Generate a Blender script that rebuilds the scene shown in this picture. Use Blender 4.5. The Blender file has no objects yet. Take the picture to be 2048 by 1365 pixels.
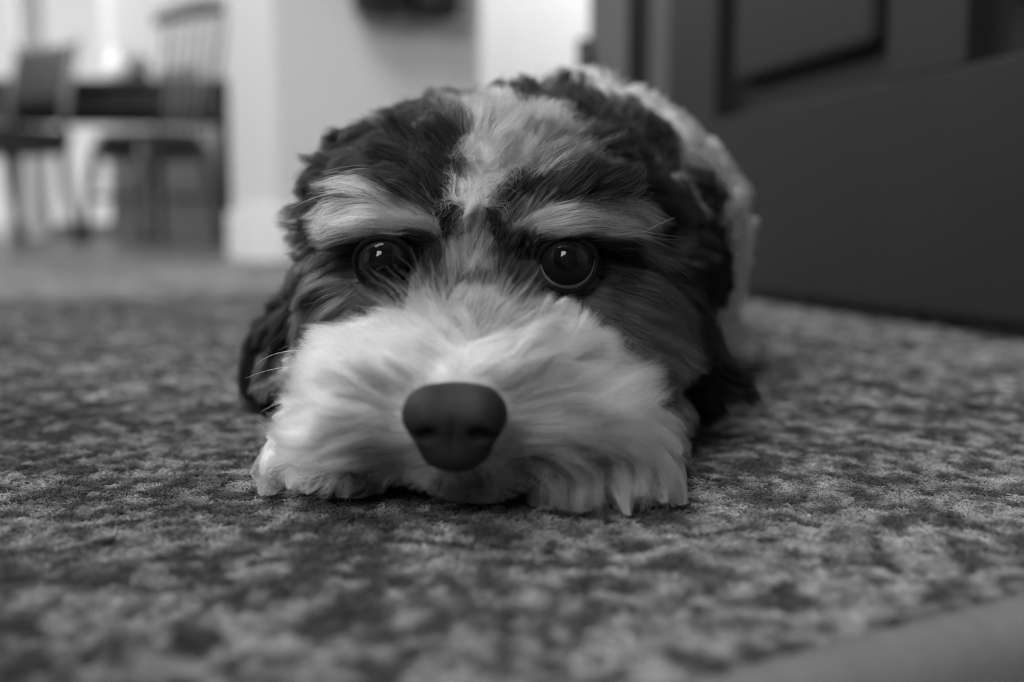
import bpy, bmesh, math, random
import numpy as np
from mathutils import Vector, Matrix, kdtree

random.seed(4)
rng = np.random.default_rng(11)
scene = bpy.context.scene
COL = scene.collection

# ---------------------------------------------------------------- camera, world, lights, exposure
FPX = 2048 * 35 / 36.0
PITCH = math.atan(232 / FPX)
cam_data = bpy.data.cameras.new('camera')
cam_data.lens = 35.0
cam_data.sensor_width = 36.0
cam_data.clip_start = 0.01
cam_data.dof.use_dof = True
cam_data.dof.focus_distance = 0.2525
cam_data.dof.aperture_fstop = 5.6
cam_data.dof.aperture_blades = 0
camera = bpy.data.objects.new('camera', cam_data)
camera.location = (0, 0, 0.066)
camera.rotation_euler = (math.pi / 2 - PITCH, 0, 0)
COL.objects.link(camera)
scene.camera = camera

world = bpy.data.worlds.new('daylight')
scene.world = world
world.use_nodes = True
world.node_tree.nodes['Background'].inputs[0].default_value = (1, 1, 1, 1)
world.node_tree.nodes['Background'].inputs[1].default_value = 0.62

def area_light(name, loc, target, sx, sy, power):
    d = bpy.data.lights.new(name, 'AREA')
    d.shape = 'RECTANGLE'; d.size = sx; d.size_y = sy; d.energy = power
    o = bpy.data.objects.new(name, d)
    o.location = loc
    o.rotation_euler = (Vector(target) - Vector(loc)).to_track_quat('-Z', 'Y').to_euler()
    COL.objects.link(o)
    return o

area_light('window_daylight', (-0.75, -1.55, 1.30), (0.0, 0.30, 0.03), 0.8, 1.0, 46)
area_light('overhead_key', (-0.80, 0.30, 2.25), (-0.02, 0.42, 0.0), 1.4, 1.2, 46)  # added light from above; the ceiling has no opening
area_light('pier_rug_fill', (-1.9, 1.6, 1.5), (-0.6, 1.5, 0.2), 0.7, 0.9, 13)  # added fill for the pier and the far rug, no window stands here
area_light('dining_daylight', (-3.0, 4.2, 2.3), (-1.4, 5.2, 0.4), 1.4, 1.2, 75)
area_light('hall_fill', (0.55, 3.1, 2.0), (0.0, 3.9, 0.5), 0.8, 0.8, 26)  # added lamp to brighten the hall wall, no source modelled

vs = scene.view_settings
vs.view_transform = 'Standard'
vs.look = 'None'
vs.exposure = 0.25
vs.gamma = 1.0
vs.use_curve_mapping = False
scene.cycles.use_denoising = True
scene.cycles.denoiser = 'OPENIMAGEDENOISE'
scene.cycles.denoising_input_passes = 'RGB_ALBEDO'
scene.cycles.denoising_prefilter = 'ACCURATE'
scene.cycles.max_bounces = 6
scene.cycles.diffuse_bounces = 3
scene.cycles.adaptive_threshold = 0.05
scene.cycles.adaptive_min_samples = 16
scene.cycles.transparent_max_bounces = 16

# ---------------------------------------------------------------- helpers
MATS = {}

def nodes_of(name):
    m = bpy.data.materials.new(name)
    m.use_nodes = True
    nt = m.node_tree
    return m, nt, nt.nodes['Principled BSDF']

def mat(name, grey, rough=0.6, var=0.12, scale=30.0, bump=0.0, bump_scale=200.0, stretch=(1, 1, 1), coat=0.0, metal=0.0, spec=0.4):
    if name in MATS:
        return MATS[name]
    m, nt, bs = nodes_of(name)
    N, L = nt.nodes, nt.links
    tc = N.new('ShaderNodeTexCoord')
    mp = N.new('ShaderNodeMapping'); mp.inputs['Scale'].default_value = stretch
    L.new(tc.outputs['Object'], mp.inputs['Vector'])
    nz = N.new('ShaderNodeTexNoise'); nz.inputs['Scale'].default_value = scale; nz.inputs['Detail'].default_value = 4
    L.new(mp.outputs['Vector'], nz.inputs['Vector'])
    cr = N.new('ShaderNodeValToRGB')
    a, b = grey * (1 - var), min(1, grey * (1 + var))
    cr.color_ramp.elements[0].position = 0.3; cr.color_ramp.elements[0].color = (a, a, a, 1)
    cr.color_ramp.elements[1].position = 0.7; cr.color_ramp.elements[1].color = (b, b, b, 1)
    L.new(nz.outputs['Fac'], cr.inputs['Fac'])
    L.new(cr.outputs['Color'], bs.inputs['Base Color'])
    bs.inputs['Roughness'].default_value = rough
    bs.inputs['Metallic'].default_value = metal
    bs.inputs['Coat Weight'].default_value = coat
    bs.inputs['Specular IOR Level'].default_value = spec
    if bump:
        n2 = N.new('ShaderNodeTexNoise'); n2.inputs['Scale'].default_value = bump_scale; n2.inputs['Detail'].default_value = 3
        L.new(mp.outputs['Vector'], n2.inputs['Vector'])
        bp = N.new('ShaderNodeBump'); bp.inputs['Strength'].default_value = bump; bp.inputs['Distance'].default_value = 0.001
        L.new(n2.outputs['Fac'], bp.inputs['Height'])
        L.new(bp.outputs['Normal'], bs.inputs['Normal'])
    MATS[name] = m
    return m

def tag(o, label=None, category=None, group=None, kind=None):
    for k, v in (('label', label), ('category', category), ('group', group), ('kind', kind)):
        if v:
            o[k] = v
    return o

def empty(name, loc=(0, 0, 0), rz=0.0):
    o = bpy.data.objects.new(name, None)
    o.empty_display_size = 0.05
    o.location = loc; o.rotation_euler = (0, 0, rz)
    COL.objects.link(o)
    return o

def link_mesh(name, me, material=None, parent=None, smooth=False):
    o = bpy.data.objects.new(name, me)
    COL.objects.link(o)
    if material:
        me.materials.append(material)
    if parent:
        o.parent = parent
    if smooth:
        me.polygons.foreach_set('use_smooth', [True] * len(me.polygons))
    return o

def from_bm(name, bm, material, parent=None, smooth=False):
    bmesh.ops.recalc_face_normals(bm, faces=bm.faces)
    me = bpy.data.meshes.new(name)
    bm.to_mesh(me); bm.free()
    return link_mesh(name, me, material, parent, smooth)

def bm_box(bm, c, s, M=None, bevel=0.0):
    r = bmesh.ops.create_cube(bm, size=1.0)
    vs_ = r['verts']
    bmesh.ops.scale(bm, vec=s, verts=vs_)
    if bevel:
        es = list({e for v in vs_ for e in v.link_edges})
        rb = bmesh.ops.bevel(bm, geom=es, offset=bevel, segments=2, affect='EDGES', profile=0.6)
        vs_ = list({v for f in rb['faces'] for v in f.verts} | {v for v in vs_ if v.is_valid})
    bmesh.ops.translate(bm, vec=c, verts=vs_)
    if M is not None:
        bmesh.ops.transform(bm, matrix=M, verts=vs_)
    return vs_

def bm_tube(bm, pts, radii, seg=10, cap=True):
    pts = [Vector(p) for p in pts]
    rings = []
    up = None
    for i, p in enumerate(pts):
        t = (pts[min(i + 1, len(pts) - 1)] - pts[max(i - 1, 0)]).normalized()
        if up is None:
            up = t.orthogonal().normalized()
        up = (up - t * up.dot(t)).normalized()
        s = t.cross(up)
        r = radii[i] if hasattr(radii, '__len__') else radii
        rings.append([bm.verts.new(p + (up * math.cos(a) + s * math.sin(a)) * r) for a in [2 * math.pi * k / seg for k in range(seg)]])
    for A, B in zip(rings, rings[1:]):
        for k in range(seg):
            bm.faces.new((A[k], A[(k + 1) % seg], B[(k + 1) % seg], B[k]))
    if cap:
        bm.faces.new(rings[0][::-1]); bm.faces.new(rings[-1])

def box(name, c, s, material, parent=None, bevel=0.0, M=None):
    bm = bmesh.new()
    bm_box(bm, c, s, M, bevel)
    return from_bm(name, bm, material, parent)

def tube(name, pts, radii, material, parent=None, seg=10):
    bm = bmesh.new()
    bm_tube(bm, pts, radii, seg)
    return from_bm(name, bm, material, parent, True)

def slab_between(p, q, z0, z1, thick, side=1):
    """Upright slab whose visible face runs from p to q; returns a matrix and size for bm_box."""
    p, q = Vector((p[0], p[1], 0)), Vector((q[0], q[1], 0))
    d = q - p
    ang = math.atan2(d.y, d.x)
    M = Matrix.Translation((p.x, p.y, 0)) @ Matrix.Rotation(ang, 4, 'Z')
    c = (d.length / 2, side * thick / 2, (z0 + z1) / 2)
    return M, c, (d.length, thick, z1 - z0)

def wall(name, p, q, z0, z1, thick, material, side=1, parent=None):
    M, c, s = slab_between(p, q, z0, z1, thick, side)
    o = box(name, c, s, material, parent, 0.0, M)
    return o

def noise2(x, y, seed=0):
    """Smooth lattice noise, 0..1."""
    xi = np.floor(x).astype(np.int64); yi = np.floor(y).astype(np.int64)
    fx = x - xi; fy = y - yi
    fx = fx * fx * (3 - 2 * fx); fy = fy * fy * (3 - 2 * fy)
    def h(a, b):
        n = (a * 374761393 + b * 668265263 + seed * 974634777) & 0xffffffff
        n = ((n ^ (n >> 13)) * 1274126177) & 0xffffffff
        return ((n ^ (n >> 16)) & 0xffff) / 65535.0
    return (h(xi, yi) * (1 - fx) + h(xi + 1, yi) * fx) * (1 - fy) + (h(xi, yi + 1) * (1 - fx) + h(xi + 1, yi + 1) * fx) * fy

def hair_object(name, pts, radius, grey, material, parent=None):
    """pts (n, k, 3) metres, radius (n, k), grey (n,) -> one object of strands."""
    n, k, _ = pts.shape
    cu = bpy.data.hair_curves.new(name)
    cu.add_curves([k] * n)
    cu.attributes['position'].data.foreach_set('vector', np.ascontiguousarray(pts, np.float32).ravel())
    ra = cu.attributes.get('radius') or cu.attributes.new('radius', 'FLOAT', 'POINT')
    ra.data.foreach_set('value', np.ascontiguousarray(radius, np.float32).ravel())
    ga = cu.attributes.new('grey', 'FLOAT', 'CURVE')
    ga.data.foreach_set('value', np.ascontiguousarray(grey, np.float32))
    cu.materials.append(material)
    o = bpy.data.objects.new(name, cu)
    COL.objects.link(o)
    if parent:
        o.parent = parent
    return o
# ---------------------------------------------------------------- the setting
A = Vector((0.884, 0.467, 0)).normalized()       # the rug's and the room's two directions
B = Vector((-0.467, 0.884, 0)).normalized()
RUG_TOP, FLOOR_Z = 0.0, -0.011

M_FLOOR = mat('floor_wood', 0.07, 0.32, 0.25, 6.0, 0.15, 60.0, (1, 12, 1))
M_WALL = mat('wall_paint', 0.62, 0.7, 0.03, 4.0, 0.1, 300.0)
M_WHITE = mat('white_paint', 0.78, 0.5, 0.02, 6.0)
M_DOOR = mat('dark_door_paint', 0.011, 0.6, 0.10, 8.0, 0.1, 120.0, spec=0.25)
M_CASING = mat('casing_paint', 0.075, 0.45, 0.08, 8.0)

fl = box('floor', (-1.42, 2.1, FLOOR_Z - 0.02), (6.5, 7.75, 0.04), M_FLOOR)
tag(fl, kind='structure')

K = Vector((-0.478, 2.05, 0))
E1 = K + A * 0.462                 # right end of the pier
E0 = K + B * 0.42                  # far end of its left return
bm = bmesh.new()
loop = [K, E1, E1 + B * 0.42, E0]
vb = [bm.verts.new((p.x, p.y, FLOOR_Z)) for p in loop]
vt = [bm.verts.new((p.x, p.y, 2.45)) for p in loop]
for i in range(4):
    j = (i + 1) % 4
    bm.faces.new((vb[i], vb[j], vt[j], vt[i]))
bm.faces.new(vt)
pier = from_bm('wall_pier', bm, M_WALL)
tag(pier, kind='structure')
for p, q, n in ((K, E1, 'baseboard_front'), (K, E0, 'baseboard_left')):
    o = wall(n, p, q, FLOOR_Z, 0.10, 0.014, M_WHITE, -1 if n.endswith('front') else 1)
    tag(o, kind='structure')

# the bright hall behind the pier, the wall on the right with its door
tag(wall('wall_hall', (-0.75, 4.1), (1.3, 4.1), FLOOR_Z, 2.45, 0.1, M_WHITE), kind='structure')
HR = Vector((0.205, 1.165, 0))
tag(wall('wall_right', HR, HR + A * 1.6, FLOOR_Z, 2.45, 0.12, M_WALL), kind='structure')

# door frame: casing, jamb and stop, three upright boards
fr = empty('door_frame', (0, 0, 0)); tag(fr, kind='structure')
fr.name = 'trim_1'
wall('casing', (0.0905, 1.20), (0.134, 1.185), FLOOR_Z, 2.10, 0.03, M_CASING, 1, fr)
wall('stop', (0.134, 1.215), (0.163, 1.205), FLOOR_Z, 2.08, 0.05, M_DOOR, 1, fr)
wall('jamb', (0.158, 1.165), (0.205, 1.16), FLOOR_Z, 2.10, 0.035, M_CASING, 1, fr)
for k, zz in enumerate((0.24, 1.05, 1.85)):
    h = tube('hinge', [(0.083, 1.187, zz - 0.040), (0.083, 1.187, zz + 0.040)], 0.0085, mat('dark_metal', 0.03, 0.4, 0.1, 40, metal=0.6), fr, 12)

# the panelled door, opened towards the viewer
door = empty('door_1', (0.1598, 1.050, 0.0)); tag(door, kind='structure')
D0 = Vector((0.1598, 1.050, 0)); D1 = Vector((0.288, 0.575, 0))
dd = (D1 - D0).normalized()
W_D, T_D, Z_D = 0.80, 0.036, 0.010
ang = math.atan2(dd.y, dd.x)
door.rotation_euler = (0, 0, ang)
# local frame: x along the door towards the camera, y outwards (-y faces the room), z up
SIDE = 1 if Matrix.Rotation(ang, 3, 'Z') @ Vector((0, 1, 0)) @ Vector((1, 0, 0)) < 0 else -1
def dbox(name, x0, x1, z0, z1, y0, y1, m=M_DOOR, bev=0.002):
    return box(name, ((x0 + x1) / 2, SIDE * -(y0 + y1) / 2, (z0 + z1) / 2), (x1 - x0, abs(y1 - y0), z1 - z0), m, door, bev)
ST, PW, MU = 0.108, 0.258, 0.078
xs = [0, ST, ST + PW, ST + PW + MU, ST + 2 * PW + MU, 2 * ST + 2 * PW + MU]
dbox('stile', xs[0], xs[1], Z_D, 2.02, 0, T_D)
dbox('stile', xs[4], xs[5], Z_D, 2.02, 0, T_D)
rails = [(Z_D, 0.163), (0.80, 0.93), (1.55, 1.65), (1.90, 2.02)]
for z0, z1 in rails:
    dbox('rail', xs[1], xs[4], z0, z1, 0, T_D)
for (a0, a1), (b0, b1) in zip(rails, rails[1:]):
    dbox('mullion', xs[2], xs[3], a1, b0, 0, T_D)
    for x0, x1 in ((xs[1], xs[2]), (xs[3], xs[4])):
        pn = dbox('panel', x0, x1, a1, b0, 0.020, 0.028, M_DOOR, 0.0)
        # a deep groove runs round the raised field
        dbox('raised_field', x0 + 0.026, x1 - 0.026, a1 + 0.030, b0 - 0.030, 0.005, 0.021, M_DOOR, 0.007)
kn = dbox('knob_plate', xs[5] - 0.075, xs[5] - 0.035, 0.98, 1.06, -0.004, 0.0, mat('dark_metal', 0.03), 0.001)

# the rest of the room, behind and beside the viewer
tag(wall('wall_front', (-4.6, -1.7), (1.75, -1.7), FLOOR_Z, 2.45, 0.1, mat('dark_wall_paint', 0.22, 0.7, 0.03, 4.0), -1), kind='structure')
tag(wall('wall_side', (1.75, -1.7), (1.75, 5.85), FLOOR_Z, 2.45, 0.1, M_WALL, -1), kind='structure')
tag(box('ceiling', (-1.42, 2.1, 2.49), (6.4, 7.7, 0.06), M_WHITE), kind='structure')

# dining room: back wall with a wide glazed garden door
YB = 5.75
wb = wall('wall_back', (-2.25, YB), (0.6, YB), FLOOR_Z, 2.45, 0.12, M_WALL); tag(wb, kind='structure')
tag(wall('wall_left', (-4.6, 0.4), (-4.6, YB + 0.1), FLOOR_Z, 2.45, 0.1, M_WALL), kind='structure')
tag(wall('wall_back_end', (-4.6, YB), (-3.95, YB), FLOOR_Z, 2.45, 0.12, M_WALL), kind='structure')
win = empty('window_1', (-3.1, YB, FLOOR_Z)); tag(win, kind='structure')
def wbox(name, x0, x1, z0, z1, y0=-0.03, y1=0.03, m=M_WHITE):
    return box(name, ((x0 + x1) / 2 + 3.1, (y0 + y1) / 2 + 0.05, (z0 + z1) / 2), (x1 - x0, y1 - y0, z1 - z0), m, win, 0.004)
gm, gnt, gbs = nodes_of('window_glass')
gbs.inputs['Transmission Weight'].default_value = 1.0; gbs.inputs['Roughness'].default_value = 0.0; gbs.inputs['IOR'].default_value = 1.0
gbs.inputs['Base Color'].default_value = (0.97, 0.97, 0.97, 1)
wbox('frame', -3.95, -2.25, 0.0, 0.09); wbox('frame', -3.95, -2.25, 2.20, 2.30)
for x in (-3.95, -3.38, -2.80, -2.31):
    wbox('frame', x, x + 0.06, 0.09, 2.20)
for x0, x1 in ((-3.89, -3.38), (-3.32, -2.80), (-2.74, -2.31)):
    wbox('pane', x0, x1, 0.09, 2.20, -0.003, 0.003, gm)
    for zz in (0.80, 1.50):
        wbox('glazing_bar', x0, x1, zz, zz + 0.025, -0.012, 0.012)
tag(wall('lintel', (-3.95, YB), (-2.25, YB), 2.29, 2.45, 0.12, M_WALL), kind='structure')
bpy.data.objects['lintel'].name = 'wall_lintel'
# paved terrace outside, seen through the glass
terr = box('terrace_ground', (-3.5, 8.9, FLOOR_Z - 0.05), (9.0, 6.0, 0.06), mat('terrace_paving', 0.62, 0.8, 0.08, 3.0)); tag(terr, kind='structure')

# ---------------------------------------------------------------- rug
def rug_uv(x, y):
    """metres -> along A and B from the near edge"""
    dx, dy = x - 0.0580, y - 0.1600
    return dx * A.x + dy * A.y, dx * B.x + dy * B.y

def rug_grey(x, y):
    u, v = rug_uv(x, y)
    n1 = noise2(u * 270 + 9, v * 270, 1)          # single tufts
    n2 = noise2(u * 130, v * 150 + 5, 2)            # flecks
    n3 = noise2(u * 17 + 3, v * 17, 3)            # worn patches
    n4 = noise2(u * 5 + 1, v * 5 + 7, 4)
    f = 0.56 * n1 + 0.30 * n2 + 0.14 * n3
    g = 0.052 + 0.20 * np.clip((f - 0.38) / 0.30, 0, 1) ** 1.3
    g = g * (0.85 + 0.35 * n4)
    # faded pattern lines of the border, along both directions
    for c, w, k in ((0.262, 0.006, 0.25), (0.345, 0.006, 0.25), (0.62, 0.015, 0.3)):
        wob = 0.004 * (noise2(u * 40, v * 40, 6) - 0.5)
        g = g * (1 - k * np.exp(-((v - c + wob) / w) ** 2))
    for c, w, k in ((0.20, 0.006, 0.45), (0.285, 0.008, 0.35), (-0.27, 0.007, 0.25), (-0.36, 0.009, 0.25)):
        wob = 0.004 * (noise2(u * 40, v * 40, 7) - 0.5)
        g = g * (1 - k * np.exp(-((u - c + wob) / w) ** 2))
    return np.clip(g, 0.03, 0.6)

RU0, RU1, RV0, RV1 = -1.75, 0.62, 0.0, 1.72
PILE = 0.0030
rug = empty('area_rug', (0.058, 0.160, FLOOR_Z))
tag(rug, 'mottled grey distressed pile rug that the dog lies on', 'rug')

def rug_point(u, v, z):
    return Vector((0.058, 0.160, 0)) + A * u + B * v + Vector((0, 0, z))

# woven backing
def attr_mat(name, rough, hair=False):
    m, nt, bs = nodes_of(name)
    at = nt.nodes.new('ShaderNodeAttribute'); at.attribute_name = 'grey'
    nz = nt.nodes.new('ShaderNodeTexNoise'); nz.inputs['Scale'].default_value = 900; nz.inputs['Detail'].default_value = 2
    mu = nt.nodes.new('ShaderNodeMath'); mu.operation = 'MULTIPLY'
    ad = nt.nodes.new('ShaderNodeMath'); ad.operation = 'MULTIPLY_ADD'; ad.inputs[1].default_value = 0.5; ad.inputs[2].default_value = 0.75
    nt.links.new(nz.outputs['Fac'], ad.inputs[0])
    nt.links.new(at.outputs['Fac'], mu.inputs[0]); nt.links.new(ad.outputs[0], mu.inputs[1])
    nt.links.new(mu.outputs[0], bs.inputs['Base Color'])
    bs.inputs['Roughness'].default_value = rough
    bs.inputs['Specular IOR Level'].default_value = 0.15
    return m
M_PILE = attr_mat('rug_pile_fibre', 0.9)
us = np.concatenate([np.arange(RU0, -0.7, 0.02), np.arange(-0.7, 0.5, 0.006), np.arange(0.5, RU1 + 0.01, 0.02)])
vs_ = np.concatenate([np.arange(RV0, 1.0, 0.006), np.arange(1.0, RV1 + 0.005, 0.012)])
UU, VV = np.meshgrid(us, vs_)
X = 0.058 + A.x * UU + B.x * VV; Y = 0.160 + A.y * UU + B.y * VV
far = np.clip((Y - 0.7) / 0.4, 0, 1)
Zs = np.where(far > 0, -PILE * (1 - far) + 0.0004 * far * noise2(X * 300, Y * 300, 8), -PILE)
Zs[0] = -PILE
pts = np.stack([X, Y, Zs - FLOOR_Z], -1).reshape(-1, 3)
pts[:, 0] -= 0.058; pts[:, 1] -= 0.160
nu, nv = len(us), len(vs_)
idx = np.arange(nu * nv).reshape(nv, nu)
quads = np.stack([idx[:-1, :-1], idx[:-1, 1:], idx[1:, 1:], idx[1:, :-1]], -1).reshape(-1, 4)
me = bpy.data.meshes.new('backing')
me.from_pydata(pts.tolist(), [], quads.tolist())
ga = me.attributes.new('grey', 'FLOAT', 'POINT')
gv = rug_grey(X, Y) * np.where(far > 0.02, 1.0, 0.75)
ga.data.foreach_set('value', gv.astype(np.float32).ravel())
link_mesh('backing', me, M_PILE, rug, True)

# bound edge: a cord-wrapped strip along the near side
bm = bmesh.new()
prof = [(-0.0125, 0.0), (-0.0120, 0.0035), (-0.0105, 0.0068), (-0.0075, 0.0090), (-0.0040, 0.0096), (0.0, 0.0088), (0.0015, 0.004)]
nn = 900
prev = None
for i in range(nn + 1):
    u = RU0 + (RU1 - RU0) * i / nn
    rip = 1.0 + 0.03 * math.sin(i * 2.2)
    ring = [bm.verts.new(A * u + B * v + Vector((0, 0, h * rip))) for v, h in prof]
    if prev:
        for k in range(len(prof) - 1):
            bm.faces.new((prev[k], ring[k], ring[k + 1], prev[k + 1]))
    prev = ring
from_bm('edge_binding', bm, mat('rug_binding', 0.10, 0.85, 0.12, 60, 0.4, 900), rug, True)

def pile(n_of, spacing, region, fibres, h, rad, seed):
    """tufts of fibres; region(x, y) -> mask"""
    r = np.random.default_rng(seed)
    u0, u1, v0, v1 = n_of
    gu, gv = np.meshgrid(np.arange(u0, u1, spacing), np.arange(v0, v1, spacing))
    u = gu.ravel() + r.uniform(-.45, .45, gu.size) * spacing
    v = np.maximum(gv.ravel() + r.uniform(-.45, .45, gu.size) * spacing, 0.0006)
    x = 0.058 + A.x * u + B.x * v; y = 0.160 + A.y * u + B.y * v
    m = region(x, y)
    x, y = x[m], y[m]
    n = len(x)
    g = rug_grey(x, y) * r.uniform(0.62, 1.38, n)
    lean = r.normal(0, 0.10, (n, 2)) + 0.35 * np.stack([noise2(x * 90, y * 90, 21) - .5, noise2(x * 90, y * 90, 22) - .5], -1)
    hh = h * (0.62 + 0.55 * noise2(x * 160, y * 160, 23)) * r.uniform(.78, 1.12, n)
    # fibres of each tuft
    x = np.repeat(x, fibres); y = np.repeat(y, fibres); g = np.repeat(g, fibres) * r.uniform(.85, 1.15, n * fibres)
    lean = np.repeat(lean, fibres, 0); hh = np.repeat(hh, fibres) * r.uniform(.9, 1.06, n * fibres)
    k = len(x)
    a = r.uniform(0, 2 * np.pi, k); s = np.sqrt(r.uniform(0, 1, k))
    ox, oy = np.cos(a) * s, np.sin(a) * s
    T = np.array([0, .45, .8, 1.0])
    ca = r.uniform(0, 2 * np.pi, k); cx, cy = np.cos(ca), np.sin(ca)
    P = np.zeros((k, 4, 3), np.float32)
    for i, t in enumerate(T):
        sp = spacing * (0.38 + 0.30 * t - 0.08 * t * t)
        jx = r.normal(0, 0.10 * spacing, k) * t; jy = r.normal(0, 0.10 * spacing, k) * t
        cu_ = max(0.0, t - 0.45) / 0.55 * 0.55 * spacing * (1 if i < 3 else 1.5)      # the ends curl over
        P[:, i, 0] = x + ox * sp + lean[:, 0] * hh * t * t + jx + cx * cu_
        P[:, i, 1] = y + oy * sp + lean[:, 1] * hh * t * t + jy + cy * cu_
        P[:, i, 2] = -PILE - 0.0004 + hh * ((t if i < 3 else 0.86) - 0.40 * s * s * t * t)
    R = np.repeat((rad * np.array([1.0, 1.0, .95, .7], np.float32))[None], k, 0)
    P[..., 0] -= 0.058; P[..., 1] -= 0.160; P[..., 2] -= FLOOR_Z
    return P, R, g

def cone_of_view(x, y, y0, y1, m=0.62, e=0.03):
    return (y > y0) & (y <= y1) & (np.abs(x) < y * m + e)
pa = pile((-0.55, 0.45, 0.0, 0.60), 0.00165, lambda x, y: cone_of_view(x, y, 0.10, 0.37), 14, 0.0033, 0.000075, 31)
pb = pile((-1.0, 0.75, 0.0, 1.35), 0.0042, lambda x, y: cone_of_view(x, y, 0.37, 1.0), 7, 0.0034, 0.00036, 32)
o = hair_object('pile_fibres', np.concatenate([pa[0], pb[0]]), np.concatenate([pa[1], pb[1]]), np.concatenate([pa[2], pb[2]]), M_PILE, rug)
o['kind'] = 'stuff'
print('pile fibres', len(pa[2]), len(pb[2]))
# ---------------------------------------------------------------- dining table, chairs, things on the table
M_DARKWOOD = mat('dark_wood', 0.030, 0.4, 0.3, 12, 0.1, 80, (1, 8, 1))
M_MIDWOOD = mat('mid_wood', 0.20, 0.45, 0.3, 12, 0.1, 80, (1, 8, 1))
M_LEATHER = mat('black_leather', 0.020, 0.45, 0.2, 40, 0.3, 200)
M_METAL = mat('dark_metal', 0.03)

def rot_about(v, ang):
    return Matrix.Rotation(ang, 3, 'Z') @ Vector(v)

def windsor(name, loc, rz, label):
    t = empty(name, loc, rz)
    tag(t, label, 'chair', 'dining chairs')
    # saddle seat
    bm = bmesh.new()
    n = 28
    top, bot, mid = [], [], []
    for i in range(n):
        a = 2 * math.pi * i / n
        r = 0.215 + 0.012 * math.cos(2 * a)
        x, y = r * math.cos(a) * 1.02, r * math.sin(a) * 0.98
        top.append(bm.verts.new((x * .93, y * .93, 0.452)))
        mid.append(bm.verts.new((x, y, 0.438)))
        bot.append(bm.verts.new((x * .93, y * .93, 0.405)))
    c = bm.verts.new((0, 0, 0.440)); cb = bm.verts.new((0, 0, 0.405))
    for i in range(n):
        j = (i + 1) % n
        bm.faces.new((c, top[i], top[j])); bm.faces.new((top[i], mid[i], mid[j], top[j])); bm.faces.new((mid[i], bot[i], bot[j], mid[j])); bm.faces.new((cb, bot[j], bot[i]))
    from_bm('seat', bm, M_DARKWOOD, t, True)
    # apron under the seat
    box('apron', (0, 0, 0.375), (0.33, 0.33, 0.06), M_DARKWOOD, t, 0.006)
    for sx in (-1, 1):
        for sy in (-1, 1):
            tube('leg', [(sx * .15, sy * .15, .41), (sx * .165, sy * .165, .28), (sx * .175, sy * .175, .2), (sx * .19, sy * .19, .03), (sx * .192, sy * .192, 0.0)], [.017, .023, .017, .017, .014], M_DARKWOOD, t, 10)
    for sy in (-1, 1):
        tube('stretcher', [(-.168, sy * .168, .19), (0, sy * .168, .19), (.168, sy * .168, .19)], [.009, .014, .009], M_DARKWOOD, t, 8)
    # back leans to -y
    for k in range(7):
        x = -0.165 + 0.055 * k
        tube('spindle', [(x, -.165, .44), (x * 1.08, -.215, .70), (x * 1.15, -.265, .965)], [.008, .010, .007], M_MIDWOOD if 0 < k < 6 else M_DARKWOOD, t, 8)
    bm = bmesh.new()
    pr = None
    for i in range(15):
        s = -1 + 2 * i / 14
        x = s * 0.235; y = -.270 + .035 * s * s; z = .955 + 0.018 * (1 - s * s)
        h = 0.075 * (1 - 0.35 * s * s)
        q = [bm.verts.new((x, y - .009, z)), bm.verts.new((x, y + .009, z)), bm.verts.new((x, y + .004, z + h)), bm.verts.new((x, y - .012, z + h))]
        if pr:
            for a in range(4):
                bm.faces.new((pr[a], pr[(a + 1) % 4], q[(a + 1) % 4], q[a]))
        else:
            bm.faces.new(q[::-1])
        pr = q
    bm.faces.new(pr)
    from_bm('crest_rail', bm, M_DARKWOOD, t, True)
    return t

def panel_chair(name, loc, rz, label):
    t = empty(name, loc, rz)
    tag(t, label, 'chair', 'dining chairs')
    box('seat', (0, 0, .445), (.44, .42, .055), M_LEATHER, t, .015)
    box('seat_frame', (0, 0, .395), (.42, .40, .05), M_DARKWOOD, t, .004)
    for sx in (-1, 1):
        tube('leg', [(sx * .19, .18, .40), (sx * .19, .185, 0)], [.020, .015], M_DARKWOOD, t, 8)
        tube('leg', [(sx * .19, -.18, .42), (sx * .19, -.195, .2), (sx * .19, -.24, 0)], [.020, .020, .016], M_DARKWOOD, t, 8)
        tube('back_post', [(sx * .19, -.185, .42), (sx * .195, -.21, .62), (sx * .20, -.27, .86)], [.018, .017, .014], M_MIDWOOD, t, 8)
    box('backrest', (0, 0, 0), (.36, .035, .24), M_LEATHER, t, .012, Matrix.Translation((0, -.235, .72)) @ Matrix.Rotation(math.radians(15), 4, 'X'))
    return t

tab = empty('dining_table', (-2.02, 5.12, FLOOR_Z), math.radians(3))
tag(tab, 'dark wooden dining table with deep apron in front of the garden door', 'table')
box('table_top', (0, 0, .735), (1.46, .84, .032), M_DARKWOOD, tab, .006)
for sy in (-1, 1):
    box('apron', (0, sy * .37, .665), (1.30, .024, .105), M_DARKWOOD, tab, .003)
for sx in (-1, 1):
    box('apron', (sx * .66, 0, .665), (.024, .70, .105), M_DARKWOOD, tab, .003)
    for sy in (-1, 1):
        tube('leg', [(sx * .65, sy * .36, .72), (sx * .65, sy * .36, .58), (sx * .65, sy * .36, .5), (sx * .655, sy * .365, 0)], [.036, .036, .040, .024], M_DARKWOOD, tab, 12)

windsor('dining_chair', (-1.51, 4.22, FLOOR_Z), math.radians(148), 'dark spindle-back wooden chair at the near corner of the dining table')
panel_chair('dining_chair', (-2.14, 4.18, FLOOR_Z), math.radians(150), 'dark chair with padded leather back panel, left of the spindle-back chair')

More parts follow.
